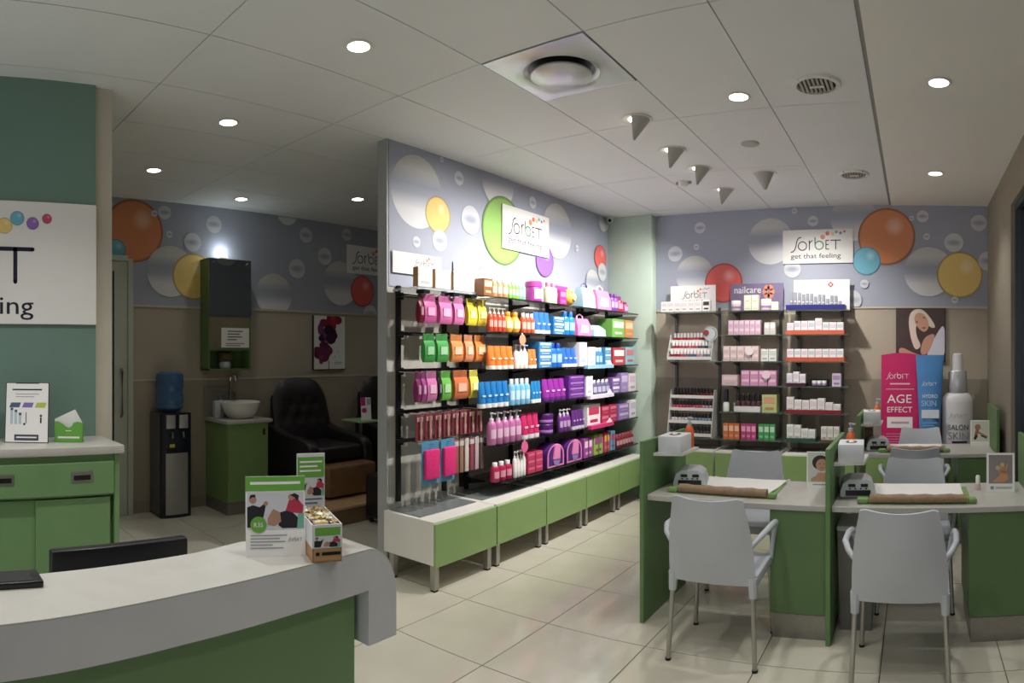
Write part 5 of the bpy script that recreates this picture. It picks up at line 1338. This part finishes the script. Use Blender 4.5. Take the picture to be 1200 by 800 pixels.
# round mirror-like display dish on the upper nail shelf and header boards
t = thing('display_ring', 'round white display ring with red picture beside the nail polish', 'display', (-2.02, 6.16, BZ[3] + 0.20), 0)
MB(Matrix.Translation((0, 0, 0.075)) @ Matrix.Rotation(PI / 2, 4, 'X')).lathe([(0.062, -0.004), (0.075, -0.004), (0.075, 0.004), (0.062, 0.004), (0.062, -0.004)], 28, cap=False).build('ring', M_PLAST, t)
MB(Matrix.Translation((-0.01, 0.004, 0.075)) @ Matrix.Rotation(PI / 2, 4, 'X')).lathe([(0.0, -0.003), (0.062, -0.003), (0.062, 0.003), (0, 0.003)], 24).build('plate', mat('pale_plate', (196, 206, 206), 0.2, var=0.05), t)
MB(Matrix.Translation((-0.045, -0.006, 0.085)) @ Matrix.Rotation(PI / 2, 4, 'X')).lathe([(0.0, -0.003), (0.03, -0.003), (0.03, 0.003), (0, 0.003)], 16).build('picture', flat((160, 50, 60)), t)
MB().box(-0.02, 0.02, -0.02, 0.02, -0.20, 0.004).build('stem', M_CLEAR, t)
def header(label, x0, x1, z0, z1, c, y=6.33):
    o = MB().box(x0, x1, y, y + 0.006, z0, z1).build('header_sign', flat(c, 0.5), None, smooth=0)
    return tag(o, label, 'sign'), ((0, y, 0), (1, 0, 0), (0, 0, 1), (0, -1, 0))
o, fr = header('white wordmark header card above the nail polish shelves', -2.52, -2.02, 1.951, 2.235, (236, 232, 230))
logo(fr, -2.24, 2.13, 0.30, 0.0008, o)
o, fr = header('purple nailcare header card above the middle rear shelves', -1.86, -1.31, 1.951, 2.235, (128, 112, 150))
text('header_lettering', 'nailcare', fr, -1.68, 2.14, 0.10, M_PAPER, 0.0008, o, width=0.28)
poly_print('flower_print', fr, [circle(-1.46 + 0.035 * math.cos(2 * PI * k / 6), 2.15 + 0.045 * math.sin(2 * PI * k / 6), 0.03, 12) for k in range(6)], flat((232, 140, 110)), 0.0008, o)
o, fr = header('white header card with red diamond above the skincare shelves', -1.20, -0.64, 1.951, 2.26, (232, 232, 236))
poly_print('red_diamond', fr, [[(-0.86, 2.21), (-0.83, 2.24), (-0.80, 2.21), (-0.83, 2.18)]], flat((196, 60, 56)), 0.0008, o)
poly_print('diamond_mark', fr, [rect(-0.84, -0.82, 2.2, 2.22)], M_PAPER, 0.0014, o)

# ---------------------------------------------------------------- manicure stations
M_PANEL = mat('green_divider', (100, 136, 82), 0.45, var=0.06, scale=5)
def divider(x, y0, y1, label, z=1.03):
    o = MB().rbox(x - 0.0125, x + 0.0125, y0, y1, 0.0, z, 0.002, 1).build('divider_panel', M_PANEL, None)
    return tag(o, label, 'panel', 'green station dividers')
D1 = divider(-1.503, 3.33, 4.02, 'green divider panel at the free end of the front manicure tables')
D2 = divider(-0.452, 3.33, 4.05, 'green divider panel between the two front manicure tables')
divider(0.668, 3.33, 4.05, 'green divider panel of the front manicure tables by the window')
D3 = divider(-0.452, 5.12, 5.78, 'green divider panel at the free end of the rear manicure table')
divider(0.668, 5.12, 5.78, 'green divider panel of the rear manicure table by the window', 1.08)
def station(x0, x1, y0, y1, px0, label):
    t = thing('manicure_table', label, 'table', (0, 0, 0), group='manicure tables')
    MB().rbox(x0, x1, y0, y1, 0.69, 0.722, 0.003, 1).build('table_top', M_STONE, t)
    p = MB().box(px0, x1 - 0.003, y0 + 0.03, y1 - 0.08, 0.13, 0.69).build('pedestal', M_DGREEN, t)
    MB().rbox(px0, x1 - 0.003, y0 + 0.012, y0 + 0.03, 0.135, 0.688, 0.002, 1).build('pedestal_door', M_DGREEN, p)
    MB().box(px0 + 0.01, x1 - 0.006, y0 + 0.022, y1 - 0.09, 0.0, 0.13).build('kick_plate', M_STEEL, t)
    return t
station(-1.488, -0.467, 3.375, 4.00, -0.775, 'manicure table nearest the product shelves')
station(-0.437, 0.653, 3.375, 4.00, 0.285, 'front manicure table beside the shop window')
station(-0.437, 0.653, 5.15, 5.72, 0.345, 'rear manicure table before the big product props')

def chair_proto():
    t = thing('armchair', 'x', 'chair')
    # seat shell
    rows = []
    for i in range(9):
        v = i / 8
        rows.append([(-0.215 + 0.43 * j / 10, -0.20 + 0.42 * v, 0.445 - 0.012 * math.sin(PI * v) * (1 - (2 * j / 10 - 1) ** 2) - 0.03 * max(0, v - 0.85) / 0.15) for j in range(11)])
    MB().sheet(rows, 0.014).build('seat', M_PLAST, t, smooth=50)
    # backrest: curved panel, dipped top edge, hollow lower field
    rows = []
    for i in range(15):
        v = i / 14
        row = []
        for j in range(17):
            u = -1 + 2 * j / 16
            hw = 0.218 - 0.043 * v ** 1.6 + 0.008 * math.sin(PI * v)
            top = 0.845 - 0.022 * (1 - u * u) - 0.012 * max(0, (abs(u) - 0.85) / 0.15) ** 2
            z = 0.405 + (top - 0.405) * v
            y = -0.215 - 0.035 * v - 0.05 * v * v - 0.045 * (1 - u * u) * (0.35 + 0.65 * math.sin(PI * min(1, v * 0.9 + 0.1)))
            row.append((u * hw, y, z))
        rows.append(row)
    MB().sheet(rows, 0.012).build('backrest', M_PLAST, t, smooth=50)
    # skirt around the seat
    for s in (-1, 1):
        MB().rbox(s * 0.215 - 0.012, s * 0.215 + 0.012, -0.20, 0.20, 0.40, 0.448, 0.006, 2).build('seat_rail', M_PLAST, t)
    MB().rbox(-0.20, 0.20, 0.195, 0.218, 0.385, 0.436, 0.006, 2).build('seat_rail', M_PLAST, t)
    for s in (-1, 1):
        pts = [(s * 0.205, -0.235, 0.60), (s * 0.235, -0.22, 0.635), (s * 0.258, -0.15, 0.655), (s * 0.262, 0.0, 0.652), (s * 0.258, 0.09, 0.640), (s * 0.246, 0.13, 0.60), (s * 0.232, 0.145, 0.52), (s * 0.222, 0.15, 0.43)]
        MB().tube(pts, [0.013, 0.014, 0.016, 0.017, 0.017, 0.015, 0.013, 0.013], 8).build('armrest', M_PLAST, t, smooth=60)
        # leg sockets and legs
        for (ya, yb) in ((-0.205, -0.235), (0.185, 0.21)):
            lg = MB().tube([(s * 0.205, ya, 0.40), (s * 0.222, yb, 0.0)], 0.0125, 10).build('leg', M_ALU, t)
            q = 0.30
            MB().tube([(s * 0.204, ya, 0.44), (s * 0.207, ya + (yb - ya) * 0.14, 0.345)], [0.025, 0.020], 10).build('socket', M_PLAST, lg)
            MB().tube([(s * 0.2215, yb, 0.012), (s * 0.2222, yb, 0.0)], 0.015, 10).build('foot_cap', M_DARK, lg)
    return t
proto = chair_proto()
CH = [(-0.985, 3.225, 0.02, 'white plastic armchair before the manicure table nearest the shelves'),
      (-0.060, 3.135, -0.03, 'white plastic armchair before the front table by the window'),
      (-1.105, 4.16, PI + 0.04, 'white plastic armchair behind the manicure table nearest the shelves'),
      (0.0, 3.975, PI, 'white plastic armchair behind the front table by the window'),
      (-0.005, 5.00, 0.03, 'white plastic armchair before the rear manicure table'),
      (0.055, 5.72, PI, 'white plastic armchair behind the rear manicure table below the props')]
for k, (x, y, rz, lb) in enumerate(CH):
    o = proto if k == 0 else copy_tree(proto)
    o.location = (x, y, 0); o.rotation_euler = (0, 0, rz)
    tag(o, lb, 'chair', 'white plastic armchairs at the manicure tables')

def towel_set(x0, x1, y0, y1, z, where, skew=0.0):
    m = MB().box(x0 - 0.05, x1 + 0.035, y0 - 0.02, y1 - 0.02, z, z + 0.004).build('work_mat', M_MATGR, None)
    tag(m, 'bright green work mat under the towel on ' + where, 'mat', 'green work mats')
    rows = [[(x0 + (x1 - x0) * j / 10 + skew * (i / 8), y0 + 0.02 + (y1 - y0) * i / 8, z + 0.014 + 0.003 * math.sin(j * 1.3 + i) * (1 if 0 < i < 8 else 0.4)) for j in range(11)] for i in range(9)]
    p = MB().sheet(rows, 0.006).build('paper_towel', M_PAPER, None)
    tag(p, 'white paper towel sheet spread on ' + where, 'towel', 'white paper towels')
    r = 0.024
    mb = MB()
    rings = []
    for j in range(13):
        x = x0 - 0.005 + (x1 - x0 + 0.01) * j / 12
        rr = r * (1 + 0.06 * math.sin(j * 2.1))
        rings.append([(x, y0 - 0.005 + rr * 1.25 * math.cos(2 * PI * k / 12), z + 0.005 + rr * 0.98 + rr * math.sin(2 * PI * k / 12)) for k in range(12)])
    mb.loft(rings)
    t = mb.build('rolled_towel', M_TOWEL, None, smooth=60)
    tag(t, 'rolled tan towel along the front edge of ' + where, 'towel', 'rolled tan towels')
    g = MB()
    for a, b in ((x0 - 0.075, x0 - 0.01), (x1 + 0.012, x1 + 0.06)):
        g.rbox(a, b, y0 - 0.03, y0 + 0.02, z + 0.004, z + 0.032, 0.01, 2)
    g.build('rolled_edge', M_MATGR, m)
towel_set(-1.33, -0.82, 3.50, 3.93, 0.722, 'the table nearest the shelves', 0.03)
towel_set(-0.235, 0.275, 3.46, 3.90, 0.722, 'the front table by the window')
towel_set(-0.22, 0.23, 5.24, 5.62, 0.722, 'the rear manicure table')

def uv_lamp(x, y, z, label, rz=0.0):
    t = thing('nail_lamp', label, 'nail lamp', (x, y, z), rz, 'nail drying lamps')
    prof = [(-0.10, 0.0), (0.10, 0.0), (0.10, 0.03), (0.085, 0.075), (0.05, 0.098), (-0.05, 0.098), (-0.085, 0.075), (-0.10, 0.03)]
    MB().prism([(p[0], p[1]) for p in prof], 'y', -0.08, 0.12).build('housing', M_PLAST, t)
    MB().prism([(p[0] * 0.97, p[1] * 0.97 + 0.001) for p in prof], 'y', -0.088, -0.08).build('front_face', mat('lamp_face_grey', (200, 206, 208), 0.4, var=0.02), t)
    MB().box(-0.07, 0.07, -0.094, -0.086, 0.010, 0.04).build('opening', M_BLACK, t)
    for k in (-1, 1):
        MB().box(k * 0.035 - 0.02, k * 0.035 + 0.02, -0.091, -0.086, 0.058, 0.075).build('button', M_BLACK, t)
    for k in range(4):
        MB().box(-0.05 + 0.03 * k, -0.04 + 0.03 * k, -0.091, -0.087, 0.046, 0.052).build('indicator', M_DARK, t)
uv_lamp(-1.345, 3.72, 0.728, 'white nail drying lamp on the table nearest the shelves', 0.25)
uv_lamp(-0.325, 3.66, 0.728, 'white nail drying lamp on the front table by the window', 0.12)
uv_lamp(-0.305, 5.38, 0.728, 'white nail drying lamp on the rear manicure table', 0.1)
def tissue_shelf(dv, xw, y, z, label, k):
    """corner shelf screwed to the divider, tissue box on it"""
    s = MB().prism([(xw + 0.0125, y - 0.11), (xw + 0.175, y - 0.06), (xw + 0.18, y + 0.22), (xw + 0.0125, y + 0.24)], 'z', z - 0.016, z).build('corner_shelf', M_WHITE, dv)
    t = thing('tissue_box', 'white tissue box on the corner shelf of the ' + label, 'tissue box', (xw + 0.095, y + 0.03, z), 0.06, 'tissue boxes on the corner shelves')
    MB().rbox(-0.07, 0.07, -0.11, 0.11, 0.0, 0.098, 0.003, 2).build('box', mat('white_card_box', (226, 228, 232), 0.6, var=0.01), t)
    MB().lathe([(0.0, 0.0985), (0.04, 0.0985), (0.04, 0.1), (0, 0.1)], 24, sx=0.8, sy=1.35).build('opening', mat('tissue_slot', (120, 92, 88), 0.8, var=0), t)
    MB().lathe([(0.02, 0.1), (0.012, 0.106), (0.0, 0.108)], 12, sx=0.8, sy=1.6).build('tissue', M_PAPER, t)
    b = thing('spray_bottle', 'orange pump bottle behind the tissue box of the ' + label, 'bottle', (xw + (0.13 if k != 1 else 0.075), y + 0.185, z), -0.6, 'orange pump bottles')
    OR = flat((232, 110, 50), 0.25)
    MB().lathe([(0.026, 0.0), (0.029, 0.006), (0.029, 0.10), (0.022, 0.125), (0.012, 0.14)], 16).build('body', OR, b)
    MB().lathe([(0.014, 0.14), (0.014, 0.158), (0.005, 0.16), (0.005, 0.178), (0.011, 0.179), (0.011, 0.19), (0, 0.19)], 12).box(0, 0.035, -0.005, 0.005, 0.180, 0.188).build('pump', M_PLAST, b)
tissue_shelf(D1, -1.503, 3.58, 0.945, 'divider at the free end', 0)
tissue_shelf(D2, -0.452, 3.60, 0.93, 'divider between the front tables', 1)
tissue_shelf(D3, -0.452, 5.36, 0.95, 'rear divider', 2)

# framed pictures on the tables
def table_frame(x, y, z, w, h, rz, label, art):
    t = thing('table_sign', label, 'picture', (x, y, z), rz)
    cd = MB(Matrix.Rotation(-0.12, 4, 'X')).box(-w / 2, w / 2, -0.003, 0.003, 0.0, h).build('card', M_PAPER, t)
    MB().prism([(0.0, 0.0), (0.07, 0.0), (0.03, h * 0.6), (0.022, h * 0.6), (0.05, 0.005), (0.0, 0.005)], 'x', -w * 0.35, w * 0.35).build('strut', M_PLAST, t)
    c_, s_ = math.cos(0.12), math.sin(0.12)
    fr = ((0, -0.003, 0), (1, 0, 0), (0, s_, c_), (0, -c_, s_))
    art(fr, cd, w, h)
def art_portrait(fr, cd, w, h):
    poly_print('picture_ground', fr, [rect(-w * 0.46, w * 0.46, h * 0.16, h * 0.97)], flat((196, 200, 188), 0.5), 0.0006, cd)
    sk = flat((188, 138, 112), 0.6)
    poly_print('shoulders', fr, [[(-w * 0.36, h * 0.18), (w * 0.44, h * 0.18), (w * 0.40, h * 0.26), (w * 0.16, h * 0.34), (w * 0.10, h * 0.42), (-w * 0.14, h * 0.42), (-w * 0.18, h * 0.34), (-w * 0.34, h * 0.27)]], sk, 0.0010, cd)
    poly_print('hair', fr, [circle(-w * 0.05, h * 0.70, w * 0.27, 24, h * 0.20)], flat((48, 36, 34), 0.6), 0.0012, cd)
    poly_print('face', fr, [circle(-w * 0.01, h * 0.63, w * 0.19, 24, h * 0.17)], sk, 0.0014, cd)
    poly_print('features', fr, [rect(-w * 0.11, -w * 0.04, h * 0.655, h * 0.672), rect(w * 0.03, w * 0.10, h * 0.655, h * 0.672), rect(-w * 0.05, w * 0.05, h * 0.545, h * 0.562)], flat((110, 66, 56), 0.6), 0.0016, cd)
    lines_print('caption', fr, w * 0.12, w * 0.44, h * 0.80, h * 0.93, 2, M_LINE, 0.0012, cd, 0.35)
    lines_print('caption', fr, -w * 0.3, w * 0.36, h * 0.05, h * 0.13, 1, M_LINE, 0.0008, cd, 0.4)
def art_hands(fr, cd, w, h):
    poly_print('picture_ground', fr, [rect(-w * 0.42, w * 0.42, h * 0.22, h * 0.95)], flat((138, 126, 126), 0.5), 0.0006, cd)
    sk = flat((200, 140, 96), 0.6)
    polys = [[(-w * 0.30, h * 0.25), (-w * 0.05, h * 0.42), (w * 0.05, h * 0.60), (w * 0.20, h * 0.52), (w * 0.28, h * 0.34), (w * 0.12, h * 0.25)]]
    for k in range(4):
        u = -w * 0.06 + w * 0.075 * k
        polys += stroke([(u, h * 0.5), (u - w * 0.02 + w * 0.03 * k, h * (0.66 + 0.04 * (k % 2)))], w * 0.06)
    poly_print('hands', fr, polys, sk, 0.0010, cd)
    poly_print('petals', fr, [circle(-w * 0.10, h * 0.62, w * 0.08, 14), circle(w * 0.06, h * 0.70, w * 0.07, 14)], flat((200, 176, 110), 0.6), 0.0014, cd)
    poly_print('caption_mark', fr, [rect(-w * 0.36, -w * 0.24, h * 0.07, h * 0.15)], flat((140, 140, 146)), 0.0008, cd)
    lines_print('caption', fr, -w * 0.18, w * 0.40, h * 0.06, h * 0.16, 1, flat((176, 190, 180)), 0.0008, cd, 0.6)
def art_pose(fr, cd, w, h):
    poly_print('picture_ground', fr, [rect(-w * 0.42, w * 0.42, h * 0.16, h * 0.95)], flat((206, 208, 190), 0.5), 0.0006, cd)
    poly_print('figure', fr, [circle(-w * 0.12, h * 0.72, w * 0.15, 16)] + stroke([(-w * 0.14, h * 0.62), (-w * 0.22, h * 0.40)], w * 0.16) + stroke([(-w * 0.1, h * 0.52), (w * 0.32, h * 0.34)], w * 0.09), flat((170, 120, 96), 0.6), 0.0010, cd)
    poly_print('dark_dress', fr, stroke([(-w * 0.2, h * 0.36), (-w * 0.26, h * 0.28)], w * 0.14) + stroke([(w * 0.06, h * 0.38), (w * 0.30, h * 0.30)], w * 0.07), flat((70, 46, 44), 0.6), 0.0014, cd)
table_frame(-0.555, 3.83, 0.722, 0.185, 0.215, 0.10, 'white table sign with a dark haired portrait beside the middle divider', art_portrait)
table_frame(0.50, 3.72, 0.722, 0.165, 0.225, -0.12, 'white table sign with a picture of hands by the window', art_hands)
table_frame(0.575, 5.62, 0.722, 0.175, 0.22, -0.08, 'white table sign with a reclining figure on the rear table', art_pose)
# small pink nail brush bottle next to the hands picture
put('polish', (226, 190, 190), (240, 236, 232), 0.034, 0.034, 0.085, (0.375, 3.80, 0.722), -PI / 2, 'tiny pale pink bottle beside the picture of hands', None)
put('carton', (120, 82, 78), (140, 100, 92), 0.075, 0.06, 0.17, (-0.395, 5.56, 0.722), -PI / 2, 'dark brown carton beside the rear nail lamp', None)
# waste bin
t = thing('waste_bin', 'grey waste bin under the front table by the window', 'bin', (-0.325, 3.665, 0))
MB().loft([[(-0.085, -0.12, 0.0), (0.085, -0.12, 0.0), (0.085, 0.12, 0.0), (-0.085, 0.12, 0.0)], [(-0.10, -0.14, 0.55), (0.10, -0.14, 0.55), (0.10, 0.14, 0.55), (-0.10, 0.14, 0.55)]]).build('body', mat('grey_bin', (120, 120, 114), 0.45, 0.2, var=0.04), t, smooth=0)
MB().rbox(-0.104, 0.104, -0.144, 0.144, 0.55, 0.58, 0.008, 2).build('rim', mat('pale_bin_rim', (206, 206, 200), 0.4, var=0.02), t)

# ---------------------------------------------------------------- giant product props on the rear bench
BT = 0.577
t = thing('giant_carton', 'giant crimson cream carton prop on the rear bench', 'prop', (-0.135, 6.24, BT))
pts = []
M_CRIM = mat('crimson_card', (196, 36, 100), 0.4, var=0.03)
W2 = 0.185
top = [(W2 - 2 * W2 * k / 12, 0.935 + 0.02 * math.sin(PI * k / 12)) for k in range(13)]
MB().prism([(-W2, 0.0), (W2, 0.0)] + top, 'y', -0.05, 0.05).build('carton_front', M_CRIM, t)
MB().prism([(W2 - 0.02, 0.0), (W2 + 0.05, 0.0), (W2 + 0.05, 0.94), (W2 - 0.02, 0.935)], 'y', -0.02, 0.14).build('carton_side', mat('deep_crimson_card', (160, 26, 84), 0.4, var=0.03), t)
fr = ((0, -0.05, 0), (1, 0, 0), (0, 0, 1), (0, -1, 0))
pc = t.children[0]
logo(fr, -0.02, 0.73, 0.24, 0.0008, pc, M_PAPER, dots=False, tagline=None)
lines_print('tagline_print', fr, -0.10, 0.09, 0.645, 0.672, 1, flat((240, 190, 210)), 0.0008, pc, 0.5)
poly_print('rule', fr, [rect(-0.14, 0.13, 0.605, 0.609)], M_PAPER, 0.0008, pc)
text('title_lettering', 'AGE', fr, -0.01, 0.475, 0.115, M_PAPER, 0.0008, pc, width=0.235)
text('title_lettering', 'EFFECT', fr, -0.01, 0.385, 0.075, M_PAPER, 0.0008, pc, width=0.24)
poly_print('white_label', fr, [rect(-0.13, 0.115, 0.235, 0.34)], M_PAPER, 0.0008, pc)
lines_print('label_lettering', fr, -0.09, 0.08, 0.265, 0.305, 1, flat((200, 150, 170)), 0.0012, pc, 0.5)
lines_print('small_print', fr, -0.14, 0.12, 0.09, 0.19, 4, flat((230, 150, 180)), 0.0008, pc, 0.25)
t = thing('giant_tube', 'giant blue cream tube prop on the rear bench', 'prop', (0.145, 6.12, BT))
M_TB = mat('tube_blue', (74, 130, 186), 0.35, var=0.05)
rings = []
for k in range(9):
    v = k / 8
    rings.append([((0.095 + 0.038 * v) * math.cos(2 * PI * j / 24), (0.07 * (1 - v) + 0.006) * math.sin(2 * PI * j / 24), 0.16 + 0.775 * v) for j in range(24)])
MB().loft(rings).build('tube_body', M_TB, t)
MB().lathe([(0.09, 0.0), (0.10, 0.01), (0.10, 0.15), (0.09, 0.16)], 24, sy=0.75).build('cap', M_PLAST, t)
pb = t.children[0]
fr = ((0, -0.0905, 0), (1, 0, 0), (0, 0.0903, 1.0), (0, -1, 0))
logo(fr, 0.0, 0.66, 0.16, 0.002, pb, M_PAPER, dots=False, tagline=None)
text('title_lettering', 'HYDRO', fr, 0.0, 0.53, 0.05, M_PAPER, 0.002, pb, width=0.14)
text('title_lettering', 'SKIN', fr, -0.01, 0.455, 0.075, flat((170, 200, 226)), 0.002, pb, width=0.14)
poly_print('white_label', fr, [rect(-0.08, 0.085, 0.34, 0.42)], flat((206, 216, 222)), 0.002, pb)
lines_print('small_print', fr, -0.07, 0.07, 0.23, 0.31, 3, flat((140, 176, 210)), 0.002, pb, 0.25)
t = thing('giant_bottle', 'giant white dropper bottle prop on the rear bench', 'prop', (0.415, 6.20, BT))
M_PB = mat('prop_white', (214, 212, 214), 0.35, var=0.02)
MB().lathe([(0.135, 0.0), (0.148, 0.015), (0.15, 0.04), (0.15, 0.48), (0.142, 0.53), (0.11, 0.565), (0.09, 0.575)], 36, sy=0.7).build('bottle_body', M_PB, t)
MB().lathe([(0.092, 0.57), (0.094, 0.575), (0.088, 0.775), (0.08, 0.785), (0.0, 0.785)], 30, sy=0.8).build('collar', mat('silver_collar', (196, 198, 202), 0.25, 0.5, var=0.03), t)
MB().lathe([(0.056, 0.785), (0.056, 0.80), (0.05, 0.90), (0.046, 0.94), (0.03, 0.952), (0.0, 0.952)], 20).build('dropper', M_PB, t)
fr = ((0, -0.105, 0), (1, 0, 0), (0, 0, 1), (0, -1, 0))
bb = t.children[0]
logo(fr, 0.0, 0.355, 0.19, 0.0015, bb, flat((150, 150, 156)), dots=False, tagline=None)
text('title_lettering', 'SALON', fr, 0.0, 0.225, 0.07, M_INK, 0.0015, bb, width=0.19)
text('title_lettering', 'SKIN', fr, 0.0, 0.135, 0.10, flat((140, 138, 146)), 0.0015, bb, width=0.19)
poly_print('dark_bar', fr, [rect(-0.06, 0.085, 0.10, 0.118)], M_INK, 0.0015, bb)
# beauty poster on the rear wall
t = thing('beauty_poster', 'poster of a blonde person in white on the rear wall', 'poster', (0.062, YB, 1.44))
cv = MB().box(-0.247, 0.247, -0.03, -0.004, 0.0, 0.538).build('canvas', mat('poster_brown', (74, 58, 56), 0.5, var=0.12, scale=5), t)
fr = ((0, -0.03, 0), (1, 0, 0), (0, 0, 1), (0, -1, 0))
sk, hr = flat((206, 150, 124), 0.6), flat((226, 206, 186), 0.6)
def sm(L, n=3):
    for _ in range(n):
        out = []
        for i in range(len(L)):
            p, q = L[i], L[(i + 1) % len(L)]
            out += [(p[0] * 0.75 + q[0] * 0.25, p[1] * 0.75 + q[1] * 0.25), (p[0] * 0.25 + q[0] * 0.75, p[1] * 0.25 + q[1] * 0.75)]
        L = out
    return L
def pp(L): return sm([((x - 390) / 560 * 0.494, (690 - y) / 570 * 0.538) for x, y in L])
poly_print('white_wrap', fr, [pp([(460, 600), (560, 400), (665, 260), (668, 690), (440, 690)])], flat((214, 212, 224), 0.6), 0.0006, cv)
poly_print('shoulder', fr, [pp([(380, 560), (430, 420), (560, 380), (520, 500), (470, 600), (400, 620)]), pp([(130, 560), (180, 530), (300, 590), (470, 640), (520, 690), (180, 690)])], sk, 0.0009, cv)
poly_print('hair', fr, [pp([(250, 260), (270, 170), (330, 130), (420, 135), (520, 250), (560, 330), (500, 330), (400, 240), (330, 300), (340, 420), (400, 520), (330, 570), (290, 480), (265, 380)])], hr, 0.0012, cv)
poly_print('face', fr, [pp([(310, 230), (340, 170), (410, 170), (470, 240), (485, 320), (440, 375), (390, 360), (335, 300)])], sk, 0.0015, cv)
poly_print('features', fr, [circle((345 - 390) / 560 * 0.494, (690 - 268) / 570 * 0.538, 0.013, 12, 0.008), circle((425 - 390) / 560 * 0.494, (690 - 222) / 570 * 0.538, 0.013, 12, 0.008), circle((425 - 390) / 560 * 0.494, (690 - 330) / 570 * 0.538, 0.02, 12, 0.008)], flat((120, 76, 66), 0.6), 0.0018, cv)
poly_print('dark_edge', fr, [rect(0.237, 0.247, 0, 0.538)], flat((60, 44, 44), 0.6), 0.002, cv)
